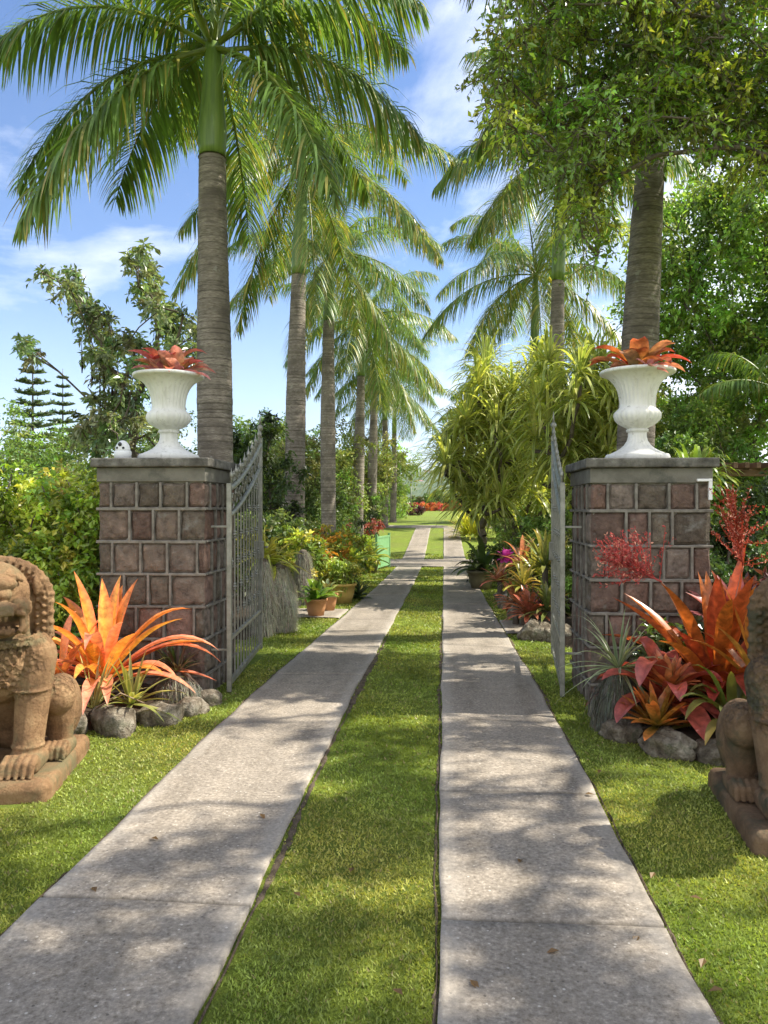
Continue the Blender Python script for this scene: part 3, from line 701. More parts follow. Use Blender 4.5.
# ------------------------------------------------------------------ gates
def gate(label, hinge, far, sgn):
    hinge = np.array(hinge); far = np.array(far); L = np.linalg.norm(far-hinge); a = math.atan2(far[1]-hinge[1], far[0]-hinge[0])
    t = thing('gate_leaf', label, 'gate', (*hinge, 0), a, 'galvanised iron gate leaves standing open')
    top = lambda u: 1.66+.50*(u/L)**1.35
    low = lambda u: 1.44+.48*(u/L)**1.35
    zb = .06
    f = MB(); f.box((-.019,-.019,zb-.05),(.019,.019,1.70),(1,1,1),.004); f.build('hinge_stile', M['iron'], t)
    f = MB(); f.box((L-.025,-.022,zb-.02),(L+.025,.022,2.22),(1,1,1),.004)
    f.tube([(L,0,2.22),(L,0,2.30)], [.018,.012], 8); f.ball((L,0,2.33),(.03,.03,.035)); f.tube([(L,0,2.35),(L,0,2.47)],[.014,.002],8); f.build('meeting_stile', M['iron'], t)
    f = MB(); f.box((.028,-.016,zb),(L-.025,.016,zb+.045),(1,1,1),.003); f.box((.028,-.014,.42),(L-.025,.014,.45),(1,1,1),.003); f.build('bottom_rail', M['iron'], t)
    us = np.linspace(.02, L-.02, 24)
    f = MB(); f.tube(np.stack([us,0*us,top(us)],1), .026, 8); f.build('top_rail', M['iron'], t)
    f = MB(); f.tube(np.stack([us,0*us,low(us)],1), .020, 8); f.build('top_rail', M['iron'], t)
    nbar = 11
    for k in range(nbar):
        u = .10+(L-.2)*k/(nbar-1); f = MB(); f.box((u-.006,-.006,zb+.04),(u+.006,.006,float(low(u))-.012)); f.build('bar', M['iron'], t)
    def scroll(mb, c, r0, turns, ph, n=22, flat=1.0, rr=.008):
        th = np.linspace(0, turns*2*PI, n); r = r0*(1-.72*th/th[-1])
        mb.tube(np.stack([c[0]+r*np.cos(th+ph)*flat, 0*th+c[1], c[2]+r*np.sin(th+ph)], 1), rr, 6)
    f = MB()
    for k in range(9):
        u = .16+(L-.32)*k/8; z = (float(top(u))+float(low(u)))/2
        scroll(f, (u, 0, z), .085, 1.3, (0 if k % 2 else PI))
    f.build('scroll_band', M['iron'], t)
    f = MB()
    for k in range(8):
        u = .10+(L-.2)*k/7.0; z = float(top(u)); hh = .16+.05*(k/7)
        f.tube([(u,0,z),(u,0,z+hh*.6),(u,0,z+hh)], [.008,.011,.002], 6); f.ball((u,0,z+hh*.62),(.016,.016,.03))
        if k < 7:
            scroll(f, (u+.07,0,z+.09), .055, 1.1, 2.2, flat=-1); scroll(f, (u+.15,0,z+.10), .05, 1.1, 2.2)
    f.build('finials', M['iron'], t)
    for k in range(nbar):
        u = .10+(L-.2)*k/(nbar-1)
        for z in np.arange(.62+.22*(k % 2), float(low(u))-.1, .44):
            f = MB()                                  # cast flower riveted on the bar
            for q in range(6):
                a_ = q*PI/3; f.ball((u+.026*math.cos(a_), -.012*sgn*0, z+.026*math.sin(a_)), (.016,.012,.012), (1,1,1), 6, 5)
            f.ball((u,0,z),(.014,.02,.014),(1,1,1),6,5); f.build('cast_flower', M['iron'], t)
    for z in (.35, 1.35):                          # hinge straps reach back to the pillar side
        f = MB(); f.box((-.15,-.006 ,z-.009),(-.019,.006,z+.009),(1,1,1),.003)
        o = f.build('hinge', M['iron'], t); o.rotation_euler.z = -a if sgn > 0 else PI-a
    f = MB(); f.box((L-.09,-.045,.98),(L-.03,.045,1.16),(1,1,1),.006); f.tube([(L-.06,-.045,1.1),(L-.06,-.085,1.1),(L-.16,-.085,1.1)],.009,6); f.build('latch', M['iron'], t)
    return t
gate('left iron gate leaf with scrolled top standing open against the left pillar', (-1.735,6.12), (-1.90,7.86), 1)
gate('right iron gate leaf with scrolled top, seen edge on beside the right pillar', (.935,6.18), (1.095,7.84), -1)

# ------------------------------------------------------------------ edging stones
def rock(label, x, y, s, seed, z=None, group=None, cat='stone', name='edging_stone'):
    r = np.random.default_rng(seed); mb = MB()
    mb.ball((0,0,0), (1,1,1), (1,1,1), 44, 26)
    V = mb.v[0].astype(float); V = np.sign(V)*np.abs(V)**.72
    for q in range(5):
        w_ = r.normal(size=3)*(1.3+q); V *= (1+.10/(1+q*.5)*np.sin(V@w_*1.4+r.uniform(0,6)))[:,None]
    for q in range(5):
        n_ = norm(r.normal(size=3)); h = V@n_; cut = r.uniform(.75,.95); V -= np.maximum(0,h-cut)[:,None]*n_*.85
    V *= (1+r.normal(0,.012,(len(V),1)))
    V *= np.array(s)/2; mb.v[0] = V.astype(np.float32)
    o = mb.build(name, M['rock'], None, (x, y, (float(gz(x,y))+s[2]*.20) if z is None else z)); o.rotation_euler.z = r.uniform(-.5,.5)
    return tag(o, label, cat, group)
gl = 'stones edging the left bed'; gr = 'stones edging the right bed'
for i_, (x, y, s, lb) in enumerate([(-2.20,5.00,(.34,.24,.24),'mossy grey edging stone nearest the left statue'),
        (-1.97,5.24,(.30,.24,.20),'grey edging stone second from the left statue'), (-1.86,5.50,(.25,.24,.17),'pale edging stone second from the left pillar'),
        (-1.80,5.76,(.20,.22,.16),'small edging stone touching the left pillar corner'), (-2.47,4.93,(.25,.22,.2),'dark edging stone behind the left statue')]):
    rock(lb, x, y, s, 40+i_, group=gl)
for i_, (x, y, s, lb) in enumerate([(1.14,5.62,(.20,.26,.22),'narrow edging stone nearest the right gate'), (1.12,5.36,(.22,.24,.2),'upright edging stone below the moss covered stump on the right'),
        (1.17,5.10,(.26,.22,.18),'rounded pale edging stone at the bend of the right bed'), (1.36,4.82,(.36,.24,.19),'long flat edging stone under the small orange bromeliad'),
        (1.64,4.70,(.30,.24,.18),'grey edging stone half hidden behind the right statue'), (1.95,4.66,(.30,.24,.18),'dark edging stone behind the right statue')]):
    rock(lb, x, y, s, 60+i_, group=gr)

# ------------------------------------------------------------------ guardian statues
def capsule(mb, a, b, ra, rb, n=16):
    a = np.array(a, float); b = np.array(b, float); m = 7
    P = [a+(b-a)*i/(m-1) for i in range(m)]; R = [ra+(rb-ra)*i/(m-1) for i in range(m)]
    mb.tube(P, R, n); mb.ball(a, ra, (1,1,1), n, 9); mb.ball(b, rb, (1,1,1), n, 9)
def remesh(mb, vs, smooth=3, fac=.5):
    me = mb.mesh('tmp'); o = bpy.data.objects.new('tmp', me); COL.objects.link(o)
    r = o.modifiers.new('r', 'REMESH'); r.mode = 'VOXEL'; r.voxel_size = vs; r.use_smooth_shade = True
    s = o.modifiers.new('s', 'SMOOTH'); s.iterations = smooth; s.factor = fac
    dg = bpy.context.evaluated_depsgraph_get(); ev = o.evaluated_get(dg)
    m2 = bpy.data.meshes.new_from_object(ev, depsgraph=dg); bpy.data.objects.remove(o)
    return m2
def rotm(ax, a): return np.array(Matrix.Rotation(a, 3, ax))
body = MB()
B_ = lambda c, r, M_=None: body.ball(c, r, (1,1,1), 22, 13, M_)
capsule(body, (0,.24,.34), (0,-.06,.74), .20, .20)
B_((0,-.10,.66),(.235,.19,.23)); B_((0,.26,.30),(.24,.2,.22)); capsule(body, (0,-.08,.74),(0,-.12,.92),.19,.18)
for s in (-1,1):
    capsule(body, (s*.225,-.10,.70), (s*.21,-.17,.36), .115, .092); capsule(body, (s*.21,-.17,.36), (s*.205,-.22,.17), .092, .082)
    body.box((s*.205-.10,-.36,.10),(s*.205+.10,-.13,.195),(1,1,1),.03)
    for q in range(5):
        tx = s*.205-.078+.039*q
        capsule(body, (tx,-.32,.185),(tx,-.40,.165),.020,.020,8); capsule(body,(tx,-.40,.165),(tx,-.415,.12),.020,.018,8)
        body.ball((tx,-.428,.108),(.013,.016,.010),(1,1,1),8,6)
    body.tube([(s*.205+.088*math.cos(a),-.205+.088*math.sin(a),.225) for a in np.linspace(0,2*PI,16)],.008,6)
    body.tube([(s*.21+.105*math.cos(a),-.15+.105*math.sin(a),.52) for a in np.linspace(0,2*PI,16)],.008,6)
    # hind leg folded beside the body
    B_((s*.27,.22,.33),(.13,.20,.20)); B_((s*.305,.03,.44),(.108,.125,.115))
    capsule(body,(s*.305,.06,.40),(s*.31,.10,.17),.095,.070)
    body.box((s*.31-.085,-.09,.10),(s*.31+.085,.15,.175),(1,1,1),.025)
    for q in range(5):
        tx = s*.31-.068+.034*q
        capsule(body,(tx,-.05,.185),(tx,-.115,.165),.017,.017,8); capsule(body,(tx,-.115,.165),(tx,-.125,.12),.017,.015,8)
# head
h0 = len(body.v)
capsule(body,(0,-.06,1.0),(0,-.10,1.0),.16,.16); B_((0,-.17,1.04),(.165,.155,.165)); B_((0,-.17,.97),(.175,.15,.10))
B_((0,-.285,1.10),(.145,.06,.04))
for s in (-1,1):
    B_((s*.082,-.30,1.10),(.060,.05,.038)); B_((s*.086,-.318,1.052),(.042,.034,.036)); body.ball((s*.086,-.350,1.052),(.017,.012,.017))
    body.tube([(s*(.02+.135*k/8),-.335+.012*k,1.112+.030*math.sin(k/8*PI)) for k in range(9)],.012,6)
    body.tube([(s*(.045+.010*k),-.350+.004*k,1.018-.004*abs(k-4)) for k in range(9)],.007,6)
    B_((s*.050,-.425,1.004),(.040,.034,.030)); B_((s*.105,-.37,.990),(.06,.065,.034)); B_((s*.150,-.26,.985),(.045,.06,.05))
    B_((s*.178,-.10,1.075),(.016,.03,.05))
    B_((s*.168,-.27,.915),(.020,.05,.060)); body.tube([(s*.155,-.36,.972),(s*.178,-.31,.955),(s*.180,-.29,.91),(s*.160,-.33,.872)],.014,8)
B_((0,-.405,1.018),(.045,.05,.034)); body.box((-.150,-.43,.966),(.150,-.25,.992),(1,1,1),.012)
body.tube([(-.158,-.40,.972),(-.10,-.437,.968),(0,-.448,.966),(.10,-.437,.968),(.158,-.40,.972)],.013,8)
body.box((-.135,-.385,.862),(.135,-.15,.888),(1,1,1),.012); B_((0,-.28,.868),(.150,.12,.032))
body.tube([(-.145,-.35,.884),(-.09,-.395,.882),(0,-.405,.881),(.09,-.395,.882),(.145,-.35,.884)],.014,8)
body.box((-.12,-.20,.87),(.12,-.12,.98),(1,1,1),.01)
for q in range(h0, len(body.v)):
    body.v[q][:,0] *= 1.24; body.v[q][:,2] = .97+(body.v[q][:,2]-.97)*1.12; body.v[q][:,1] = -.1+(body.v[q][:,1]+.1)*1.05
# ruff: a thin serrated mane standing round the head, squared at the bottom
def rimpt(a, r):
    x_, z_ = math.cos(a)*r, math.sin(a)*r*.80
    if z_ < 0: x_ = math.copysign(r*.98, x_); z_ = max(-.20, r*1.4*math.sin(a)*.8)
    return x_, z_
for a in np.radians(np.linspace(-44, 224, 90)):
    for f_ in (.285,.25,.215,.18):
        x_, z_ = rimpt(a, f_); body.ball((x_,-.045,1.0+z_),(.026,.032,.026),(1,1,1),8,7)
for a in np.radians(np.linspace(-42, 222, 27)):
    x_, z_ = rimpt(a, .300); body.ball((x_,-.045,1.0+z_),(.017,.036,.017),(1,1,1),8,7)
for r_r, nn, sz in ((.262,30,.0135),(.222,25,.0125)):
    for k in range(nn):
        x_, z_ = rimpt(math.radians(-42+264*k/(nn-1)), r_r); body.ball((x_,-.082,1.0+z_),(sz,.018,sz),(1,1,1),8,6)
for rr_ in (.242,.285):
    body.tube([(rimpt(a, rr_)[0],-.078,1.0+rimpt(a, rr_)[1]) for a in np.radians(np.linspace(-42,222,60))],.0065,6)
body.tube([(.235*math.cos(a),-.09+.205*math.sin(a),.815+.02*math.sin(a)) for a in np.linspace(0,2*PI,30)],.014,8)
for k in range(26):
    a = PI+PI*k/25; body.ball((.237*math.cos(a),-.09+.21*math.sin(a),.775),(.014,.014,.018),(1,1,1),8,6)
for row in range(6):                                                  # carved locks on the chest
    for k in range(-4,5):
        x_ = (k+.5*(row % 2))*.042; z_ = .735-.036*row
        if abs(x_) > .17-.012*row: continue
        y_ = -.105-.185*math.sqrt(max(.05,1-(x_/.24)**2-((z_-.66)/.3)**2))
        body.ball((x_,y_,z_),(.017,.010,.021),(1,1,1),8,6)
capsule(body,(0,.42,.2),(0,.47,.62),.055,.04); B_((0,.47,.68),(.05,.06,.09))
lion_me = remesh(body, .0062, 1, .3); lion_me.name = 'guardian_statue'
ca = lion_me.color_attributes.new('Col','FLOAT_COLOR','POINT'); ca.data.foreach_set('color', np.ones(len(lion_me.vertices)*4, np.float32))
lion_me.materials.append(M['lion1'])
pl = MB(); pl.box((-.40,-.50,-.06),(.40,.47,.102),(1,1,1),.028)
pl_me = remesh(pl, .02, 4, .5); pl_me.name = 'plinth'; pl_me.materials.append(M['lion1'])
te = MB()
for q in range(13):
    tx = -.126+.021*q; hh = .013 if abs(q-6) < 5 else .022
    te.ball((tx,-.425+.9*tx*tx,.954),(.0092,.009,hh),(1,1,1),8,6); te.ball((tx,-.385+1.3*tx*tx,.897),(.0092,.009,.012),(1,1,1),8,6)
for q in range(len(te.v)): te.v[q][:,0] *= 1.24; te.v[q][:,2] = .97+(te.v[q][:,2]-.97)*1.12; te.v[q][:,1] = -.1+(te.v[q][:,1]+.1)*1.05
te_me = te.mesh('teeth'); te_me.materials.append(M['lion1'])
def lion(label, x, y, rz, mat):
    t = thing('guardian_lion_statue', label, 'statue', (x,y,0), rz, 'carved guardian lion statues flanking the drive')
    t.scale = (.92,.92,.985)
    for nm, me in (('lion_figure', lion_me), ('plinth', pl_me), ('teeth', te_me)):
        o = bpy.data.objects.new(nm, me); COL.objects.link(o); o.parent = t
        o.material_slots[0].link = 'OBJECT'; o.material_slots[0].material = M[mat]
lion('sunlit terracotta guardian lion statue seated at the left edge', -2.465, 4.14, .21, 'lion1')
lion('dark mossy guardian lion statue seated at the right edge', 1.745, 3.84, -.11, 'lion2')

# ------------------------------------------------------------------ royal palms
def frond(parent, root, az, el, L, droop, yellow=.15, nl=95, ll=.72, lw=.036, hang=1.15, name='frond'):
    mb = MB(); m = 16; P = np.array(root, float); D = np.array([math.cos(az)*math.cos(el), math.sin(az)*math.cos(el), math.sin(el)])
    P = P+np.array([math.cos(az), math.sin(az), 0])*.06
    D0 = D.copy(); pts = [P.copy()]; dirs = [D0]
    for k in range(m):
        t = (k+1)/m; D = D0+np.array([0,0,-droop*2.1*t**1.35]); D /= np.linalg.norm(D); P = P+D*L/m; pts.append(P.copy()); dirs.append(D)
    pts = np.array(pts); dirs = np.array(dirs); tt = np.linspace(0,1,m+1)
    g = np.array([.22,.28,.06])*(1-yellow)+np.array([.38,.32,.08])*yellow
    rr = .030*(1-tt)**1.0+.004
    mb.tube(pts, rr, 6, g, False)
    out = []
    for side in (-1, 1):
        n = int(nl*1.2); t = np.linspace(.13, .995, n)+rng.normal(0,.003,n); t = np.clip(t,.1,.999)
        base = np.stack([np.interp(t, tt, pts[:,q]) for q in range(3)], 1)
        T = norm(np.stack([np.interp(t, tt, dirs[:,q]) for q in range(3)], 1))
        S = norm(np.cross(T, [0,0,1.0]))*side; U = np.cross(S*side, T)
        a = rng.normal(0, .38, n)                          # plumose: leaflets leave in several planes
        fw = .35+.55*t
        Dl = norm(S*np.cos(a)[:,None]+U*np.sin(a)[:,None]+T*fw[:,None]+np.array([0,0,.1]))
        LL = 1.22*ll*np.clip(np.minimum((t+.12)*2.3, (1.04-t)*2.6+.18), .22, 1)*rng.uniform(.85,1.12,n)
        yy = (rng.random(n) < yellow*.6)[:,None]
        c = np.where(yy, [[.42,.38,.09]], [[.14,.225,.055]])*(1+rng.normal(0,.18,(n,1)))
        tipc = np.where(rng.random((n,1)) < .10+yellow*.5, [[.38,.28,.11]], c*1.1)
        straps(mb, base, Dl, LL, lw, (.75+.35*rng.random(n))*hang, 4, 0, np.clip(c,.01,.9), np.clip(tipc,.01,.9), flat=True, pw=1.1,
               prof=lambda q: np.array([.55,1,.85,.5,.04]))
    mb.build(name, M['palm'], parent)
def palm(label, base, hz, zc, r, nf, L, lean=(0,0), seed=0, ll=.72, els=None, azs=None, yellow=.15, ringh=.075, nl=95, shaft_r=None, bulge=.12):
    base = np.array(base, float); t = thing('royal_palm', label, 'palm tree', base, 0, 'royal palms lining the drive')
    r_ = np.random.default_rng(seed)
    z1 = hz-base[2]; z2 = zc-base[2]; m = int(z1/ringh); bz = np.cumsum(r_.uniform(.35,1.5,m)); bz = np.concatenate([[0],bz])/bz[-1]*z1
    zz = []; rr = []; cc = []
    for k in range(m):
        a = k/m; body = r*(1.0+bulge*math.sin(PI*min(1,a*1.15)))*(1.35 if a < .02 else 1+.22*math.exp(-a*18))*(1-.20*max(0,a-.55)/.45)
        j = 1+r_.normal(0,.008); sh = r_.uniform(.8,1.15)
        z0 = bz[k]; h = bz[k+1]-bz[k]; dp = r_.uniform(0,.018)
        zz += [z0, z0+.18*h, z0+.8*h, z0+.92*h]; rr += [body*(.996-dp)*j, body*1.0*j, body*.998*j, body*(.994-dp)*j]
        dk = r_.uniform(.5,1.0); cc += [(dk,)*3, (sh,)*3, (sh*.97,)*3, (dk,dk*.98,dk*.95)]
    zz.append(z1); rr.append(r*.86); cc.append((.6,.6,.6)); zz = np.array(zz); rr = np.array(rr)
    q = zz/z2; px_ = lean[0]*q**1.3+.04*np.sin(q*4+seed); py_ = lean[1]*q**1.3
    mb = MB(); mb.tube(np.stack([px_,py_,zz-.02],1), rr, 20, np.array(cc), False); mb.build('trunk', M['palmtrunk'], t)
    s = np.linspace(0,1,14); zs = z1+(z2-z1)*s; q = zs/z2
    sr = (shaft_r or r*.80)*(1.0+.10*np.sin(PI*np.minimum(1,s*2.2))-.42*s**1.6); 
    sp = np.stack([lean[0]*q**1.3+.04*np.sin(q*4+seed), lean[1]*q**1.3, zs],1)
    mb = MB(); mb.tube(sp, sr, 18); mb.build('crownshaft', M['shaft'], t)
    top = sp[-1]
    mb = MB(); mb.tube([top-[0,0,.1], top+[0,0,.5], top+[.03,.02,1.5]], [.05,.035,.006], 7, (.16,.22,.05)); mb.build('spear_leaf', M['palm'], t)
    for k in range(nf):
        az = (k*2.39996+seed*1.3) if azs is None else azs[k]
        u = k/(nf-1); el = math.radians(-46+116*u**.9)+r_.normal(0,.07) if els is None else els[k]
        rt = top+np.array([0,0,-.10+.18*u])
        frond(t, rt, az, el, L*r_.uniform(.88,1.08)*(1-.12*u), .50+.26*(1-u)+r_.normal(0,.05), yellow*(1.5 if u < .35 else .7), nl, ll)
    return t
R_ = math.radians
def onray(px, d): return G(px, d)
palm('tall royal palm with ringed grey trunk right behind the left pillar and urn', onray(212,10), 6.05, 7.50, .215, 16, 3.4, (.06,0), 1, .78,
     azs=[R_(a) for a in (172, 8, 218, 320, 95, 50, 140, 262, 190, 352, 28, 118, 240, 300, 165, 75)],
     els=[R_(a) for a in (8, 12, -28, -26, 4, 10, 6, 30, 30, 36, 44, 34, 46, 50, 60, 66)], nl=98, bulge=.06, yellow=.07)
palm('second royal palm on the left, leaning trunk near the moss draped stump', onray(293,20), 7.55, 10.6, .235, 20, 4.9, (.30,0), 2, .85, yellow=.28)
palm('third royal palm on the left, swollen trunk with dark base behind the crotons', onray(329,28), 8.3, 10.8, .25, 22, 4.7, (.0,0), 3, .95, yellow=.15, nl=85)
palm('fourth royal palm on the left, dark trunk above the small potted shrub', onray(359,34.5), 7.4, 10.0, .22, 21, 4.8, (.1,0), 4, 1.0, yellow=.15, nl=75)
palm('fifth royal palm on the left, pale slim trunk just left of the dark one', onray(372,38.5), 7.4, 9.8, .21, 20, 4.6, (.1,0), 5, 1.0, nl=66)
palm('sixth royal palm on the left, dark straight trunk beyond the green panel', onray(384.5,43), 6.4, 9.0, .19, 18, 4.0, (.0,0), 6, .95, nl=60, yellow=.1)
palm('seventh royal palm on the left, farthest slim trunk by the far path', onray(392.5,48.5), 6.2, 8.7, .18, 18, 3.8, (.2,0), 7, .95, nl=55, yellow=.1)
palm('thick royal palm with leaning trunk right behind the right urn', onray(626,10), 7.0, 9.0, .21, 16, 3.5, (.60,.1), 8, .8, nl=100, els=[R_(a) for a in (5,2,-8,0,8,12,18,24,28,34,38,42,50,56,60,66)])
palm('second royal palm on the right, grey trunk rising behind the right gate leaf', onray(556,20), 7.4, 10.6, .205, 18, 4.1, (.12,0), 9, .9, els=[R_(a) for a in (-12,-4,-16,2,8,-6,14,20,10,26,32,38,44,50,56,62,68,72)], yellow=.2)
palm('young bright green royal palm rising out of the striped screw pines', onray(533,29), 7.6, 10.3, .19, 24, 5.0, (.05,0), 10, 1.0, yellow=.25, nl=90)
palm('royal palm with pale trunk behind the screw pine on the right', onray(489,43), 5.6, 7.9, .15, 12, 2.9, (.0,0), 11, .7, nl=50)
palm('slim royal palm trunk closest behind the striped screw pine stems', onray(497,44.5), 5.8, 8.1, .15, 12, 2.9, (.2,0), 12, .7, nl=50)
palm('farthest royal palm on the right beside the yellow shrub', onray(470,50), 5.5, 8.0, .24, 13, 3.0, (.0,0), 13, .7, nl=50)

# ------------------------------------------------------------------ trees and shrubs
def foliage_tree(name, label, cat, base, topz, clumps, size, ntw, nlf, L, W, col, r0=.1, mat='leaf', group=None, up=.15, droop=.35, alt=None, altp=0, trunktop=None, twigs=False, cv=.22, lv=.18, hang=.35, minr=.008):
    base = np.array(base, float); t = thing(name, label, cat, base, 0, group)
    cl = clumps-base; tt = np.array([0,0,topz]) if trunktop is None else np.array(trunktop)-base
    tb = MB(); limbs(tb, (0,0,-.05), tt, cl, r0, minr); 
    fb = MB(); sprays(fb, cl, size, ntw, nlf, L, W, col, up, droop, cv, lv, tb if twigs else None, hang, alt, altp)
    tb.build('trunk', M['bark'], t); fb.build('crown', M[mat], t)
    return t
def blobpts(n, lobes, shell=.45):
    """points in a union of ellipsoids (cx,cy,cz,rx,ry,rz), denser towards the outside"""
    lobes = np.array(lobes, float); vol = lobes[:,3]*lobes[:,4]*lobes[:,5]; k = rng.choice(len(lobes), n, p=vol/vol.sum())
    v = norm(rng.normal(size=(n,3))); r = rng.uniform(shell, 1, n)**.6
    return lobes[k,:3]+v*r[:,None]*lobes[k,3:]

# big overhanging broadleaf tree: trunk stands just outside the right edge, its crown shades the drive
poly = np.array([(505,-60),(505,25),(482,75),(490,115),(515,150),(552,172),(572,205),(588,255),(606,272),(618,240),(622,160),(650,140),(700,160),(768,165),(1000,190),(1000,-60)], float)
def inpoly(x, y, P):
    c = np.zeros(len(x), bool); j = len(P)-1
    for i in range(len(P)):
        q = ((P[i,1] > y) != (P[j,1] > y)) & (x < (P[j,0]-P[i,0])*(y-P[i,1])/(P[j,1]-P[i,1]+1e-9)+P[i,0])
        c ^= q; j = i
    return c
n = 1500; px = rng.uniform(460, 900, n); py = rng.uniform(-60, 310, n); d = rng.uniform(6.9, 9.0, n)
k = inpoly(px, py, poly); px, py, d = px[k], py[k], d[k]
hole = ((px-610)**2/18**2+(py-235)**2/30**2 < 1) | ((px-690)**2/22**2+(py-150)**2/18**2 < 1) | ((px-720)**2/30**2+(py-215)**2/20**2 < 1) | ((px-560)**2/16**2+(py-65)**2/20**2 < 1)
px, py, d = px[~hole], py[~hole], d[~hole]
vis = FW*d[:,None]+RT*((px-384)/F*d)[:,None]; vis[:,2] = H-(py-508)*d/F
vis = vis[:470]
# ground shade the crown has to throw: (px, py, rx, ry) are the sunny openings on the lawn and the slabs
lit = [(210,795,62,17),(60,948,60,18),(135,905,30,14),(215,915,45,13),(120,1005,90,24),(130,780,60,50),(40,870,45,28),(270,690,30,26),(285,640,30,20),(380,600,34,20),
       (370,985,62,62),(402,900,30,42),(330,940,14,20),(515,770,36,14),(600,850,42,26),(628,915,34,26),(660,985,60,40),(520,808,30,10),(700,780,46,13),(700,905,90,52),(740,980,60,60),(455,880,14,120),(600,700,30,14),
       (460,600,24,14),(476,640,24,7),(495,700,26,8),(425,585,22,30),(560,735,22,14),(640,760,20,9),(300,770,20,14),(330,815,16,16),(500,880,16,10)]
lit = np.array(lit, float)
sh = []
sunny = [((-1.88,6.35,1.1),.62),((-1.88,6.5,.5),.5),((-2.5,5.4,.6),.42),((-2.5,4.1,.75),.2),((-2.34,6.4,2.7),.5),((-2.2,4.0,.15),.3),((-3.6,7,1.3),.7),((-1.9,7,.8),.5),((-2.6,9.5,.6),.7),((1.9,5.5,1.1),.18),((2.0,10,8),1.0),((2.3,7.6,5.4),.8),((1.1,7.4,5.2),.6)]
SD = SUN/np.linalg.norm(SUN)
def shades_sunny(p):
    for c_, r_ in sunny:
        v_ = p-np.array(c_); k_ = v_@SD
        if k_ > 0 and np.linalg.norm(v_-k_*SD) < r_+.22: return True
    return False
vis = np.array([p for p in vis if not shades_sunny(p) or p[2] < 7])
while len(sh) < 340:
    px = rng.uniform(-200, 760); py = rng.uniform(590, 1130)
    d = H*F/(py-508)
    g = FW*d+RT*((px-384)/F*d)
    if np.any(((px-lit[:,0])/(lit[:,2]*1.25))**2+((py-lit[:,1])/(lit[:,3]*1.35))**2 < 1): continue
    if py > 1010 and rng.random() < .5: continue
    if rng.random() > (150/(py-480))**1.6*1.2+.12: continue
    h = rng.uniform(5.4, 7.6); p = g+SUN/SUN[2]*h
    qx, qy, qd = project(p[None])
    if qy[0] > -40 and qx[0] < 830 and qd[0] > 0:
        if not inpoly(qx, qy, poly)[0]: continue
    if shades_sunny(p): continue
    sh.append(p)
sh = np.array(sh)
roof = blobpts(30, [(6.6,6.5,6.6,1.8,2.2,1.2),(7.2,9,6.2,1.6,1.6,1.4)])
cl = np.concatenate([vis, sh, roof])
TB = np.array([6.9, 7.6, 0.0])
foliage_tree('shade_tree', 'large leafy broadleaf tree hanging over the drive at the upper right', 'tree', TB, 3, cl, (.36), 9, 11, .080, .041, (.20,.31,.055), np.float64(.13), 'glossleaf', up=.0, droop=.5, alt=(.34,.40,.06), altp=.35, trunktop=(6.6,7.2,4.2), twigs=True, minr=.010)

# small pale-leaved tree with long pods behind the left urn
def tree_px(name, label, cat, spots, d, spread, base_px, **kw):
    """spots: picture-plane sketch of the crown turned into points at the tree's own distance and depth"""
    S = np.array(spots, float); pts = []
    for (x, y, rx, ry, m) in S:
        for _ in range(int(m)):
            a = rng.uniform(0,2*PI); r = math.sqrt(rng.random()); dd = d+rng.normal(0, spread)
            p = FW*dd+RT*((x+rx*r*math.cos(a)-384)/F*dd); p[2] = H-(y+ry*r*math.sin(a)-508)*dd/F; pts.append(p)
    return foliage_tree(name, label, cat, G(base_px, d), kw.pop('topz', 2.5), np.array(pts), **kw)
tree_px('pod_tree', 'sparse pale-leaved tree with hanging pods behind the left urn', 'tree',
    [(48,275,8,5,3),(68,290,10,10,6),(85,300,12,14,9),(98,325,16,14,11),(105,350,18,12,10),(75,275,6,4,2),(140,262,12,14,8),(148,290,16,18,13),(165,315,20,16,13),(185,330,18,18,11),(125,345,14,16,8),(20,345,10,6,4),(30,355,6,4,2),
     (110,385,22,22,12),(150,360,20,20,12),(130,418,50,26,40),(95,440,28,16,20),(195,345,8,20,5)], 13, .7, 152, size=.24, ntw=6, nlf=8, L=.135, W=.062, col=(.23,.30,.14), r0=.09, mat='glossleaf', twigs=True, topz=2.4, hang=.6, minr=.010)
pods = MB()
for (x, y, l) in ((82,352,.35),(104,372,.42),(112,380,.4),(118,368,.36),(128,384,.45),(100,384,.4),(135,395,.38),(92,365,.3)):
    d = 12.7; p = FW*d+RT*((x-384)/F*d); p[2] = ZZ(y, d)
    t_ = MB(); t_.tube([(0,0,.25),(0,0,0),(.01,0,-l*.5),(0,.01,-l)], [.003,.006,.022,.008], 6, (.30,.22,.16))
    tag(t_.build('seed_pod', M['bark'], None, p), 'long dark pod hanging from the sparse tree left of the urn', 'pod', 'pods hanging from the pale tree')

def bush(name, label, cat, base, lobes, n, size, L, W, col, mat='leaf', ntw=9, nlf=9, r0=.04, group=None, **kw):
    base = np.array(base, float); lb = [(base[0]+l[0], base[1]+l[1], base[2]+l[2], *l[3:]) for l in lobes]
    return foliage_tree(name, label, cat, base, .5*max(l[2] for l in lobes), blobpts(n, lb, .5), size, ntw, nlf, L, W, col, r0, mat, group, **kw)
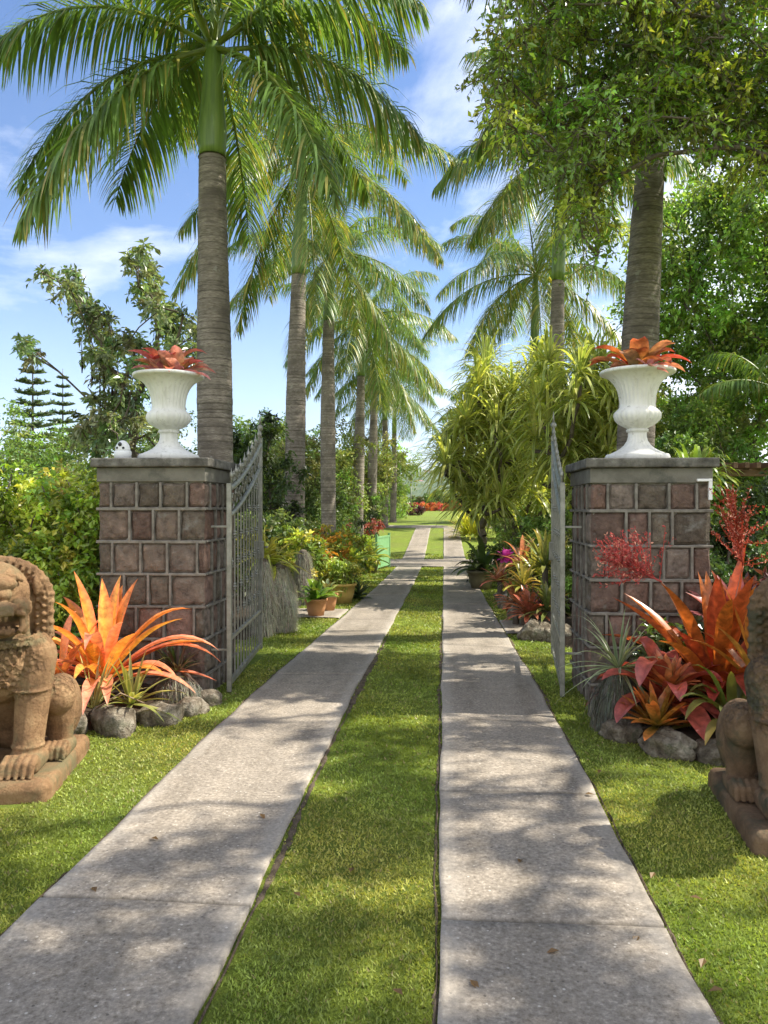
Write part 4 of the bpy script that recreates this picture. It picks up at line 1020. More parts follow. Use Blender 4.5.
# hedge by the left pillar
bush('hedge_shrub', 'dense glossy yellow-green hedge shrub against the left pillar', 'shrub', (-3.9,7.2,0), [(-.2,0,.95,1.1,.6,.95),(.40,.0,1.1,.75,.55,.85),(-1.0,.1,1.05,1.0,.6,.9),(.72,-.2,1.25,.42,.35,.5)], 330, .24, .075, .048, (.24,.35,.05), 'glossleaf', 9, 9, .05, alt=(.52,.56,.09), altp=.45, cv=.25)
bush('hedge_shrub', 'second glossy hedge shrub running out at the left edge behind the statue', 'shrub', (-5.4,7.3,0), [(0,0,.95,1.0,.6,.95)], 130, .24, .078, .048, (.24,.35,.05), 'glossleaf', 9, 9, .05, alt=(.52,.56,.09), altp=.45)

def far_tree(label, px, d, w_, h_, col, alt=None, lf=.16, n=70, group='trees and bushes beyond the drive', kind='broadleaf_tree', lowest=.0, altp=.3, mat='leaf', sz=.5, dens=9):
    b = G(px, d); L_ = []
    r_ = np.random.default_rng(int(px*13+d*7) % 9999)
    for k in range(6):
        L_.append((r_.uniform(-.6,.6)*w_/2, r_.uniform(-.5,.5)*w_/2, h_*r_.uniform(lowest+.22,.78), w_*r_.uniform(.24,.4), w_*r_.uniform(.22,.38), h_*r_.uniform(.16,.30)))
    return bush(kind, label, 'tree' if h_ > 3 else 'shrub', b, L_, n, sz*w_/4 if sz else .4, lf, lf*.5, col, mat, dens+3, 8, .02+.010*h_, group, alt=alt or tuple(np.array(col)*1.8), altp=altp)
A = (.11,.165,.045); Bc = (.17,.25,.055); Cc_ = (.19,.23,.06); Dk = (.05,.08,.022)
for (lb, px, d, w_, h_, c, lf) in [
    ('rounded mid green tree at the left edge beyond the hedge', 14, 27, 7, 6.1, Bc, .17),
    ('light green tree left of the pod tree beyond the hedge', 80, 30, 6.5, 5.7, Bc, .17),
    ('pale olive bush directly left of the small camera', 60, 17, 3.6, 2.9, Cc_, .12),
    ('dark tree filling the gap right of the first left palm', 252, 17, 2.6, 4.1, Dk, .13),
    ('dark green bush low behind the left gate leaf', 262, 15, 1.8, 2.3, A, .12),
    ('olive tree between the second and third left palms', 308, 34, 5.5, 5.6, Cc_, .18),
    ('dark leafy bush behind the crotons on the left', 318, 33, 4, 3.3, A, .14),
    ('bright bush between the third and fourth left palms', 346, 40, 5.0, 5.0, Cc_, .18),
    ('tall dark tree behind the third left palm', 300, 48, 8, 8.0, A, .24),
    ('dark green bush behind the fourth left palm', 350, 38, 3, 2.6, A, .13),
    ('tall tree seen between the first and second left palms', 245, 42, 7, 6.8, A, .24),
    ('mid green tree behind the fifth left palm', 365, 56, 7, 6.6, Bc, .24),
    ('yellow-green tree at the far left end of the drive', 387, 74, 4.4, 6.6, (.19,.22,.05), .25),
    ('second yellow-green tree at the far left end of the drive', 372, 70, 5, 6.2, (.13,.17,.04), .25),
    ('tree at the far left behind the pod tree', 150, 30, 6, 6.3, A, .17),
    ('low bush behind the left pillar', 130, 16, 2.8, 2.5, A, .12),
    ]:
    far_tree(lb, px, d, w_, h_, c, lf=lf, n=115 if d > 20 else 80)
for (lb, px, d, w_, h_, c, lf) in [
    ('large bright leafy tree at the right edge', 752, 15, 5.0, 9.0, (.19,.29,.06), .14),
    ('mid green tree between the right urn and the right edge', 706, 13.5, 2.6, 5.2, (.17,.26,.055), .11),
    ('dense dark shrub right of the right urn', 690, 10.8, 1.5, 2.9, A, .085),
    ('dark shrub at the right edge behind the statue', 752, 9.4, 2.0, 2.7, Dk, .085),
    ('dark undergrowth bush behind the right statue', 728, 8.6, 1.3, 1.7, Dk, .075),
    ('bright tree rising between the right palms', 600, 24, 5.0, 8.2, (.19,.25,.05), .16),
    ('yellow-green tree behind the right urn', 642, 19, 3.4, 5.0, (.2,.26,.05), .14),
    ('dark tree far behind the screw pines', 517, 48, 4.5, 6.0, A, .22),
    ('green bush by the last right palm', 499, 36, 2.2, 2.6, Bc, .13),
    ('green bush under the screw pine stems', 535, 19.5, 2.2, 2.1, (.13,.2,.045), .11),
    ('bright bush right of the screw pine stems behind the gate', 560, 14, 1.9, 2.1, (.2,.28,.06), .10),
    ('pale green bush between the gate leaf and the right pillar', 574, 11, 1.0, 1.5, Bc, .08),
    ]:
    far_tree(lb, px, d, w_, h_, c, lf=lf, n=420 if h_ > 8.5 else 190 if h_ > 4 else 70)
# lime fern clump on the right
mb = MB(); rosette(mb, 160, .55, .05, (20,85), .7, (.16,.24,.04), (.26,.34,.06), None, (0,0,0), .12, 6, 0, .2)
tag(mb.build('fern_clump', M['leaf'], None, G(694,10.0,1.75)+[0,0,0]), 'rounded lime green fern crown right of the right urn', 'fern')
mb = MB(); mb.tube([(0,0,-1.75),(0,0,0)], [.07,.06], 8)
o_ = COL.objects[-1] if False else [o for o in COL.objects if o.name.startswith('fern_clump')][0]; mb.build('fern_stem', M['bark'], o_)
# small dark fan of a palm behind the right tree
t = thing('dark_palm', 'small dark palm in front of the leafy tree at the right edge', 'palm tree', G(772,12.4), 0)
mb = MB(); mb.tube([(0,0,0),(.05,0,2),(.1,0,3.6)], [.09,.07,.06], 8); mb.build('trunk', M['palmtrunk'], t)
for k in range(11): frond(t, (.1,0,3.6), k*2.4, R_(-5+7*k), 1.35, .5, .0, 46, .38, .026)

# ------------------------------------------------------------------ screw pines with striped strap leaves
def screwpine(label, base, heads, seed, Ls=.85, nst=44):
    base = np.array(base, float); t = thing('screw_pine', label, 'plant', base, 0, 'striped screw pines on the right of the drive')
    cl = np.array(heads)-base; tb = MB(); limbs(tb, (0,0,-.05), (0,0,1.3), cl-[0,0,.25], .13, .035); tb.build('trunk', M['bark'], t)
    mb = MB()
    for c in cl:
        n_ = nst; k = rng.random((n_,1))
        rosette(mb, n_, Ls*rng.uniform(.7,1.1), .052, (-30,85), .62, np.clip(np.where(k < .45, [[.23,.31,.06]], [[.50,.50,.11]])*(1+rng.normal(0,.15,(n_,1))),.01,.9), None, (.58,.62,.24), c, .05, 6, .15, .2)
    mb.build('leaves', M['palm'], t)
def heads_px(spots, d, spread):
    out = []
    for (x, y) in [q for p_ in spots for q in (p_, (p_[0]+rng.uniform(-14,14), p_[1]+rng.uniform(-12,14)))]:
        dd = d+rng.normal(0, spread); p = FW*dd+RT*((x-384)/F*dd); p[2] = ZZ(y+22, dd); out.append(p)
    return out
g1 = [(500,480),(515,425),(475,480),(486,350),(530,360),(545,470),(450,430),(486,375),(512,372),(538,400),(465,405),(500,385),(478,400),(520,395),(455,415),(490,415),(515,420),(470,430),(452,432),(500,440),(460,448),(480,460),(515,455),(470,484),(500,475),(490,392),(530,440),(530,470),(505,395)]
screwpine('large striped screw pine left of the second right palm, arching over the drive', G(512,17.5), heads_px(g1,17.3,.6), 1, .95, 46)
g2 = [(548,400),(552,370),(556,445),(540,350),(620,360),(560,430),(585,480),(605,470),(632,420),(628,440),(545,425),(590,360),(570,380),(610,375),(600,400),(625,395),(580,410),(612,425),(595,430),(570,440),(600,450),(580,350),(575,465),(640,410),(605,345)]
screwpine('striped screw pine behind the right gate and the right urn', G(596,15), heads_px(g2,14.8,.5), 2, .85, 46)
g3 = [(480,458),(470,470),(490,470),(480,445),(496,478)]
screwpine('small striped screw pine hanging low near the far lawn', G(482,22), heads_px(g3,22,.6), 3, .9, 40)

# ------------------------------------------------------------------ pines, far garden, hill
def norfolk(label, px, d, h, w_):
    b = G(px, d); t = thing('norfolk_pine', label, 'tree', b, 0, 'norfolk pines on the left skyline')
    mb = MB(); mb.tube([(0,0,0),(0,0,h*.5),(0,0,h)], [.16,.1,.02], 8); 
    fb = MB(); z = h*.25
    while z < h*.97:
        L = w_/2*(1-z/h)**.75+.1; n = 6
        for k in range(n):
            a = k*PI/3+z*3; mb.tube([(0,0,z),(math.cos(a)*L,math.sin(a)*L,z+.22*L)], [.03,.01], 4)
            m = 60; tt = rng.uniform(.12,1.05,m); C = np.stack([math.cos(a)*L*tt, math.sin(a)*L*tt, z+.22*L*tt], 1); D = rdir(m); D[:,2] = np.abs(D[:,2])*.4
            leafset(fb, C, norm(D+np.array([math.cos(a),math.sin(a),0])*.6), rdir(m,1), (.36*L/2+.2), .16, vary((.11,.16,.09), m))
        z += h*.062
    mb.build('trunk', M['bark'], t); fb.build('crown', M['leaf'], t)
norfolk('left norfolk pine with layered branches above the hedge', 33, 62, 14.2, 5.2)
norfolk('right norfolk pine, the smaller and thinner one', 63, 70, 13.2, 3.8)

# far croton hedge and shrubs closing the lawn
k = 0
for px in np.linspace(396, 474, 17):
    k += 1; d = 84+rng.uniform(-1,1); col = [(.55,.12,.05),(.60,.20,.05),(.5,.10,.08),(.62,.26,.06)][k % 4]
    b = G(px, d); hh = rng.uniform(.8,1.15)*(1.7 if 455 < px < 463 else 1)
    bush('croton', 'red and orange croton in the flower bed at the far end of the lawn', 'shrub', b, [(0,0,hh*.55,.55,.4,hh*.5)], 10, .3, .22, .11, col, 'petal', 7, 6, .03, 'crotons at the far end of the lawn', alt=(.65,.30,.10), altp=.3)
for i_, (px, d, w_, h_, c, lb) in enumerate([(402,92,3,3.0,Bc,'leftmost green shrub behind the far red flower bed'),(412,95,3,1.7,A,'low dark shrub left of centre behind the far flower bed'),(424,93,3.4,1.9,A,'rounded dark shrub behind the middle of the far flower bed'),
        (438,96,3.4,2.9,(.16,.2,.05),'yellow-green palm-like shrub in the middle behind the far flower bed'),(452,94,4,2.0,A,'dark green shrub right of the middle behind the far flower bed'),(468,92,2.4,3.0,Bc,'rightmost green shrub behind the far red flower bed'),(477,90,4,5.5,A,'tall dark tree at the right end of the far flower bed')]):
    far_tree(lb, px, d, w_, h_, c, lf=.28, n=40, group='shrubs behind the far flower bed')
far_tree('dark red-leaved shrub at the left corner of the far lawn', 405, 62, 1.6, 1.1, (.10,.035,.04), alt=(.2,.06,.07), lf=.16, n=22, group=None)
far_tree('second dark red-leaved shrub at the left corner of the far lawn', 416, 63, 2.4, 1.0, (.10,.035,.04), alt=(.2,.06,.07), lf=.16, n=26, group=None)
mb = MB(); mb.tube([(0,0,0),(0,0,1.6),(0,0,2.9)], [.07,.045,.04], 8, (.5,.5,.5)); t = thing('lamp_post', 'thin dark garden lamp post at the far left of the lawn', 'lamp post', G(411,66)); mb.build('post', M['iron'], t)
mb = MB(); mb.lathe([(2.9,.001),(2.9,.07),(2.95,.11),(3.2,.13),(3.24,.16),(3.3,.03),(3.33,.001)], 12); mb.build('lantern', M['darkpot'], t)

hx = np.linspace(-1500, 1900, 90); hy = np.linspace(1300, 3400, 30); X, Y = np.meshgrid(hx, hy, indexing='ij')
Z = 120*np.exp(-((X-40)/620)**2)*np.exp(-((Y-2500)/650)**2)+90*np.exp(-((X-900)/500)**2)*np.exp(-((Y-2400)/600)**2)+70*np.exp(-((X+900)/420)**2)*np.exp(-((Y-2500)/600)**2)
Z = Z*(1+.12*np.sin(X/70)*np.sin(Y/90)+.08*np.sin(X/31+Y/47))-6+1.18
mb = MB(); i = np.arange(89)[:,None]*30; j = np.arange(29)[None]
mb.add(np.stack([X,Y,Z],-1).reshape(-1,3), np.stack([i+j,i+30+j,i+30+j+1,i+j+1],-1).reshape(-1,4)); tag(mb.build('hill', M['hill']), kind='structure')
def hz(x, y):
    i_ = int(round((x-hx[0])/(hx[1]-hx[0]))); j_ = int(round((y-hy[0])/(hy[1]-hy[0]))); return Z[i_, j_]
def house(label, px, d, w_, h_):
    p = FW*d+RT*((px-384)/F*d); z = hz(p[0], p[1]); t = thing('hillside_house', label, 'house', (p[0],p[1],z), .2, 'white houses on the far hillside')
    m_ = MB(); m_.box((-w_/2,-5,-8),(w_/2,5,h_)); m_.build('wall', M['wall'], t)
    m_ = MB(); m_.add([(-w_/2-.6,-5.6,h_+.02),(w_/2+.6,-5.6,h_+.02),(w_/2+.6,5.6,h_+.02),(-w_/2-.6,5.6,h_+.02),(-w_/4,0,h_+2.6),(w_/4,0,h_+2.6)], [(0,1,5,4),(2,3,4,5)], (1,1,1), False)
    m_.add([(-w_/2-.6,-5.6,h_+.02),(-w_/4,0,h_+2.6),(-w_/2-.6,5.6,h_+.02),(w_/2+.6,-5.6,h_+.02),(w_/2+.6,5.6,h_+.02),(w_/4,0,h_+2.6)], [(0,1,2),(3,4,5)], (1,1,1), False); m_.build('roof', M['roof'], t)
    for q in (-.28,.05,.32): m_ = MB(); m_.box((w_*q-1,-5.06,h_*.3),(w_*q+1,-4.9,h_*.75)); m_.build('window', M['glass'], t)
house('largest white house on the far hill, seen through the palms', 419, 2050, 26, 8); house('small white house higher on the far hill', 427, 2200, 17, 6); house('white house on the right slope of the far hill', 446, 2150, 15, 6)

# ------------------------------------------------------------------ left bed: big orange bromeliad and its neighbours
def colmix(n, a, b): k = rng.random((n,1)); return np.clip((np.array(a)*(1-k)+np.array(b)*k)*(1+rng.normal(0,.12,(n,1))), .01, .95)
longp = lambda t: (.78+.42*np.sin(PI*np.clip(t*.95,0,1)))*np.clip((1-t)*3.2,0,1)**.7
t = thing('giant_bromeliad', 'huge orange and yellow bromeliad between the left statue and the left pillar', 'plant', (-2.52,5.52,.10))
n_ = 20; mb = MB(); rosette(mb, n_, .70, .085, (28,86), .34, colmix(n_, (.75,.56,.06), (.85,.60,.09)), colmix(n_, (.85,.24,.05), (.85,.52,.09)), (.85,.28,.09), (0,0,.12), .05, 12, .28, prof=longp)
mb.build('inner_leaves', M['brom'], t)
n_ = 19; mb = MB(); rosette(mb, n_, .76, .075, (16,52), .50, colmix(n_, (.66,.17,.05), (.70,.28,.06)), colmix(n_, (.72,.18,.09), (.80,.34,.22)), (.76,.28,.17), (0,0,.10), .06, 12, .24, prof=longp)
mb.build('outer_leaves', M['brom'], t)
n_ = 12; mb = MB(); rosette(mb, n_, .50, .05, (35,80), .35, colmix(n_, (.75,.24,.05), (.80,.40,.07)), colmix(n_, (.85,.28,.13), (.88,.42,.24)), None, (-.28,-.12,.12), .05, 10, .24, prof=longp)
mb.build('side_shoot', M['brom'], t)
mb = MB(); mb.tube([(0,0,-.12),(0,0,.16)], [.07,.06], 8); mb.build('stem', M['bark'], t)
sp = lambda t: np.clip((1-t)*1.6,0,1)**.9*(.9+.2*np.sin(PI*t))
o = brom_parts('spiky light green bromeliad with yellow tips in front of the orange one, left bed', 'plant', (-2.17,5.20,.13), 26, .36, .034, (-5,80), .35, (.16,.24,.05), (.34,.36,.10), (.42,.40,.14), prof=sp, mat='leaf')
o = brom_parts('thin pale green strap plant rising between the left statue and the orange bromeliad', 'plant', (-2.40,5.12,.12), 16, .42, .026, (25,85), .22, (.26,.32,.12), (.36,.38,.16), (.5,.5,.25), prof=sp, mat='leaf')
o = brom_parts('dark purple rhoeo clump at the foot of the left pillar', 'plant', (-2.02,5.72,.24), 44, .22, .026, (-10,80), .3, (.055,.06,.035), (.10,.035,.06), (.13,.12,.07), prof=sp, mat='leaf')
o = brom_parts('small dark green strap plant behind the purple rhoeo by the left pillar', 'plant', (-2.10,5.86,.22), 20, .26, .03, (20,80), .3, (.07,.11,.03), (.12,.16,.05), None, prof=sp, mat='leaf')
def mossy(label, loc, r, h, seed, dens=900, col=(.30,.30,.23), name='mossy_stump'):
    t = thing(name, label, 'stump', loc); mb = MB()
    lump = lambda a_, q_: 1+.16*np.sin(a_*2+seed+q_*3)+.12*np.sin(a_*3-seed*2+q_*7)+.10*np.sin(q_*9+seed)
    pf = lambda q_: (1-.45*q_**3)*(.80+.25*np.sin(PI*np.clip(q_*1.05,0,1)))
    q_ = np.linspace(0, 1, 12)[:,None]; th = (np.arange(20)*2*PI/20)[None]; rr = r*.74*pf(q_)*lump(th, q_)
    V = np.stack([rr*np.cos(th), rr*np.sin(th), q_*(h+.05)-.05+0*th], -1).reshape(-1,3); i = np.arange(11)[:,None]*20; j = np.arange(20)[None]; k = (j+1)%20
    mb.add(V, np.stack([i+j,i+k,i+20+k,i+20+j],-1).reshape(-1,4)); mb.ball((0,0,h-.02),(r*.42,r*.42,.05)); mb.build('stump', M['bark'], t)
    n_ = int(dens*1.3); a = rng.uniform(0,2*PI,n_); q = rng.uniform(.08,1.0,n_); R1 = r*pf(q)*lump(a,q)*(.72+rng.uniform(0,.34,n_))
    P = np.stack([np.cos(a)*R1, np.sin(a)*R1, q*h], 1); D = norm(np.stack([np.cos(a),np.sin(a),rng.uniform(-1.2,.9,n_)],1)+rng.normal(0,.6,(n_,3)))
    ln = np.minimum(.05+.42*r*rng.random(n_)+h*.12*rng.random(n_), q*h+.03)
    mb = MB(); straps(mb, P, D, ln, .0035+.004*r, 1.5+rng.random(n_), 6, 0, vary(col, n_, .28), vary(tuple(np.array(col)*1.3), n_, .28), flat=True, prof=lambda t: 1-.85*t, pw=.7)
    mb.build('hanging_moss', M['moss'], t); return t
mossy('low stump hung with grey moss under the purple rhoeo, left bed', (-2.02,5.70,0), .17, .24, 1, 1200, (.26,.25,.19))
# stems lying in the left bed
mb = MB(); mb.tube([(0,0,0),(.16,.02,.10),(.30,.08,.02)], [.006,.005,.004], 6, (1.6,1.4,1.2)); tag(mb.build('dry_stem', M['bark'], None, (-2.32,4.98,.16)), 'thin dry stem lying over the stones beside the left statue', 'stem')

# ------------------------------------------------------------------ right bed
t = thing('giant_bromeliad', 'huge dark red and orange bromeliad in front of the right pillar', 'plant', (1.86,5.42,.10))
n_ = 24; mb = MB(); rosette(mb, n_, .86, .095, (30,84), .26, colmix(n_, (.34,.07,.025), (.46,.16,.025)), colmix(n_, (.38,.05,.03), (.58,.20,.03)), None, (0,0,.12), .06, 12, .28, prof=longp)
mb.build('inner_leaves', M['brom'], t)
n_ = 17; mb = MB(); rosette(mb, n_, .74, .11, (0,45), .62, colmix(n_, (.30,.05,.03), (.42,.10,.03)), colmix(n_, (.45,.06,.05), (.30,.05,.04)), None, (0,0,.10), .06, 12, .24, prof=longp)
mb.build('outer_leaves', M['brom'], t)
mb = MB(); mb.tube([(0,0,-.12),(0,0,.16)], [.08,.07], 8); mb.build('stem', M['bark'], t)
t = thing('giant_bromeliad', 'broad crimson bromeliad low in the middle of the right bed', 'plant', (1.47,5.18,.10))
n_ = 15; mb = MB(); rosette(mb, n_, .50, .12, (8,78), .70, colmix(n_, (.32,.07,.035), (.42,.11,.035)), colmix(n_, (.40,.06,.06), (.50,.13,.11)), None, (0,0,.10), .05, 12, .2, prof=broad)
mb.build('leaves', M['brom'], t); mb = MB(); mb.tube([(0,0,-.1),(0,0,.14)], [.06,.05], 8); mb.build('stem', M['bark'], t)
def panicle(t, pts, hd, hl, hw, n_, col, seed):
    r_ = np.random.default_rng(seed); mb = MB(); mb.tube(pts, np.linspace(.010,.006,len(pts)), 7, (.42,.25,.18)); P = np.array(pts[-1], float); hd = norm(np.array(hd, float))
    ax = [P+hd*hl*k/10+np.array([0,0,-.02*(k/10)**2]) for k in range(11)]; mb.tube(ax, np.linspace(.007,.003,11), 6, col)
    mb.build('flower_stalk', M['petal'], t)
    ax = np.array(ax); b = r_.uniform(0, .95, n_); base = np.stack([np.interp(b*10, np.arange(11), ax[:,q]) for q in range(3)], 1)
    D = norm(r_.normal(size=(n_,3))*.8+hd*1.15+np.array([0,0,.10]))
    L = hw*(1-.45*b)*r_.uniform(.7,1.15,n_)
    mb = MB(); pp = straps(mb, base, D, L, .007, -.25+0*L, 7, .5, np.clip(np.array(col)*(1+r_.normal(0,.2,(n_,1))),.01,.9), None, prof=lambda t: 1-.5*t)
    q = pp[:,1:].reshape(-1,3); q = np.repeat(q, 3, 0)+r_.normal(0,.004,(len(q)*3,3)); m = len(q)
    Dq = norm(r_.normal(size=(m,3))+hd); leafset(mb, q, Dq, rdir(m), .026, .011, np.clip(np.where(r_.random((m,1)) < .2, [[.72,.36,.26]], [list(col)])*(1+r_.normal(0,.22,(m,1))),.01,.9))
    mb.build('flower_branches', M['petal'], t)
t = thing('bromeliad_flower_spike', 'feathery red flower spike leaning left towards the right gate', 'flower', (1.80,5.40,.45))
panicle(t, [(0,0,0),(-.14,-.08,.27),(-.36,-.16,.56)], (-1.0,-.1,.50), .34, .34, 64, (.50,.10,.09), 4)
t = thing('bromeliad_flower_spike', 'dark red upright flower spike at the right corner of the right pillar', 'flower', (1.90,5.50,.5))
panicle(t, [(0,0,0),(.10,.0,.30),(.17,.02,.60)], (-.15,0,1), .42, .34, 50, (.38,.07,.04), 5)
spb = lambda t: (.8+.4*np.sin(PI*t))*np.clip((1-t)*4,0,1)**.6
brom_parts('small orange and green bromeliad at the front edge of the right bed', 'plant', (1.33,4.93,.13), 34, .25, .045, (0,82), .12, (.26,.24,.04), (.66,.20,.05), None, prof=spb)
brom_parts('second small orange bromeliad just above the first one in the right bed', 'plant', (1.45,5.10,.34), 26, .22, .042, (10,82), .12, (.40,.20,.05), (.70,.24,.12), None, prof=spb)
brom_parts('silvery green bromeliad with long thin leaves beside the right gate', 'plant', (1.17,5.28,.42), 40, .42, .022, (-20,82), .38, (.16,.24,.11), (.28,.36,.20), (.42,.46,.30), prof=sp, mat='leaf')
mossy('stump hung with grey moss beside the right gate', (1.17,5.30,0), .15, .40, 2, 2200, (.14,.145,.11))
brom_parts('olive green bromeliad behind the right statue', 'plant', (1.78,4.92,.14), 26, .42, .052, (5,75), .55, (.10,.15,.03), (.20,.20,.05), None, prof=spb, mat='leaf')
brom_parts('broad yellowish bromeliad leaf cluster against the right statue', 'plant', (2.02,5.05,.30), 16, .62, .075, (35,85), .25, (.40,.28,.04), (.55,.20,.05), None, prof=longp)
brom_parts('maroon cordyline with upright pink leaves at the right pillar corner', 'plant', (2.12,5.75,.55), 20, .45, .07, (30,86), .2, (.25,.05,.06), (.40,.14,.14), None, prof=spb)
mb = MB(); mb.tube([(0,0,-.55),(0,0,.02)], [.025,.02], 6)
cd = [o for o in COL.objects if o.get('label','').startswith('maroon cordyline')][0]; mb.build('stem', M['bark'], cd)
bush('ground_shrub', 'dark low shrub filling the back of the right bed', 'shrub', (1.75,5.75,.0), [(0,0,.35,.42,.18,.3)], 26, .16, .07, .04, (.07,.11,.03), 'glossleaf', 8, 7, .02)
bush('ground_shrub', 'small dark maroon leaved shrub beside the left gate stone', 'shrub', (2.6,5.9,.0), [(0,0,.6,.42,.3,.55)], 34, .2, .09, .045, (.08,.03,.03), 'glossleaf', 8, 7, .02, alt=(.2,.06,.05), altp=.3)

# ------------------------------------------------------------------ potted plants and beds beyond the gate
def pot(label, loc, r, h, mat, cat='pot', rim=.012, base=.68, group=None):
    t = MB(); t.lathe([(0,.001),(0,r*base),(h*.5,r*(base+.20*(1-base)*3)),(h*.86,r*.97),(h*.87,r*1.05),(h,r*1.08),(h,r*.96),(h*.88,r*.9),(h*.85,.001)], 36)
    return tag(t.build('plant_pot', M[mat], None, loc), label, cat, group)
gp = 'plant pots left of the drive'
pot('small terracotta pot nearest the left drive strip', G(316,11.75), .165, .28, 'terracotta', group=gp)
pot('terracotta pot half hidden behind the nearest small pot', G(327,12.5), .17, .29, 'terracotta', group=gp)
pot('wide ochre bowl pot with a bushy plant left of the drive', G(342,13.9), .25, .36, 'ochrepot', group=gp)
pot('brown bowl pot in front of the green panel', G(370,22.2), .27, .38, 'darkpot', group=gp)
a = G(316,11.75); brom_parts('broad-leaved green plant in the nearest terracotta pot', 'plant', a+[0,0,.24], 34, .34, .10, (20,85), .40, (.09,.19,.03), (.20,.30,.05), None, prof=broad, mat='glossleaf', name='potted_plant')
a = G(327,12.5); brom_parts('small pale plant in the hidden terracotta pot', 'plant', a+[0,0,.26], 22, .24, .06, (20,85), .40, (.13,.19,.06), (.30,.30,.14), None, prof=broad, mat='leaf', name='potted_plant')
bush('potted_plant', 'loose yellow-green bushy plant in the wide ochre pot', 'plant', G(342,13.9)+[0,0,.30], [(0,0,.24,.36,.32,.22)], 30, .18, .10, .045, (.24,.32,.06), 'leaf', 8, 7, .015, alt=(.48,.46,.09), altp=.35)
a = G(370,22.2); brom_parts('rosette plant with wide arching leaves in the brown bowl pot', 'plant', a+[0,0,.34], 22, .75, .12, (15,80), .45, (.15,.22,.04), (.26,.32,.06), None, prof=broad, mat='leaf', name='potted_plant')
bush('potted_plant', 'thin dark sapling beside the brown bowl pot', 'plant', G(369,25), [(0,0,1.3,.35,.3,.5),(-.1,0,.8,.3,.3,.3)], 16, .2, .10, .05, (.06,.09,.03), 'leaf', 8, 6, .02)
brom_parts('dark green agave beside the wide ochre pot', 'plant', G(356,14.6)+[0,0,.02], 44, .36, .06, (0,85), .15, (.05,.08,.035), (.09,.12,.06), None, prof=spb, mat='leaf', name='agave')
mossy('tall stump draped in pale hanging moss beside the left gate leaf', G(279,10.1), .24, .86, 3, 6000, (.46,.44,.34))
mossy('narrow moss draped stump tight behind the left gate leaf', G(263,9.6), .15, .95, 4, 3000, (.44,.42,.33))
t0_ = G(273,10.1); brom_parts('yellow-green bromeliad growing on top of the moss draped stump', 'plant', t0_+[0,0,.86], 30, .42, .055, (0,82), .55, (.34,.40,.06), (.55,.52,.09), None, prof=spb)
brom_parts('second yellow fern-like plant behind the left gate leaf', 'plant', G(263,9.7)+[0,0,.96], 34, .50, .04, (-5,82), .6, (.38,.42,.06), (.55,.52,.09), None, prof=sp)
mossy('old mossy stump in front of the second left palm', G(303,13.5), .17, .95, 5, 1800, (.27,.26,.2))
for i_, (px, d, r_, h_, c, al, lb) in enumerate([
    (318,16,.6,1.25,(.28,.34,.05),(.70,.34,.05),'yellow and orange croton by the second left palm'),(336,17.5,.7,1.3,(.32,.36,.05),(.58,.48,.07),'yellow croton in the middle of the left bed'),
    (305,15.0,.5,1.1,(.20,.27,.05),(.62,.30,.04),'green croton with orange tips right of the moss draped stump'),(350,20,.6,1.1,(.16,.24,.05),(.42,.44,.07),'green croton left of the bird nest fern'),
    (288,14,.6,1.35,(.20,.27,.05),(.45,.45,.08),'green shrub left of the second left palm'),(250,13,.6,1.5,(.06,.09,.025),(.16,.18,.05),'green shrub seen through the left gate bars'),(272,18,1.0,1.6,(.05,.08,.02),(.12,.14,.04),'dark shrub far behind the left gate leaf')]):
    bush('croton', lb, 'shrub', G(px,d), [(0,0,h_*.6,r_,r_*.8,h_*.42)], 38, .24, .13, .06, c, 'leaf', 8, 7, .02, 'crotons in the left bed beyond the gate', alt=al, altp=.45)
brom_parts('bright green bird nest fern left of the brown bowl pot', 'plant', G(350,18.5)+[0,0,.5], 26, .85, .13, (20,85), .4, (.16,.26,.04), (.26,.36,.06), None, prof=broad, mat='leaf', name='nest_fern')
mb = MB(); mb.tube([(0,0,-.55),(0,0,.05)], [.1,.08], 8); mb.build('stem', M['bark'], [o for o in COL.objects if o.name.startswith('nest_fern')][0])
bush('flower_shrub', 'low red-leaved shrubs far behind the third left palm', 'shrub', G(344,36), [(0,0,.55,2.2,.5,.4)], 40, .3, .15, .08, (.35,.09,.07), 'petal', 7, 6, .03, alt=(.5,.2,.15), altp=.4)
# green panel gate
p = G(383,24.2); t = thing('garden_gate', 'small green wooden side gate standing open on the left of the drive', 'gate', p, R_(80))
mb = MB(); mb.box((-.75,-.02,.12),(.75,.02,.98),(1,1,1),.004); mb.build('panel', M['greenpaint'], t)
for x_ in (-.78,.78): mb = MB(); mb.box((x_-.035,-.035,-.1),(x_+.035,.035,1.1),(1,1,1),.005); mb.build('post', M['greenpaint'], t)
for z_ in (.10,1.0): mb = MB(); mb.box((-.745,-.03,z_-.03),(.745,.03,z_+.03),(1,1,1),.004); mb.build('rail', M['greenpaint'], t)

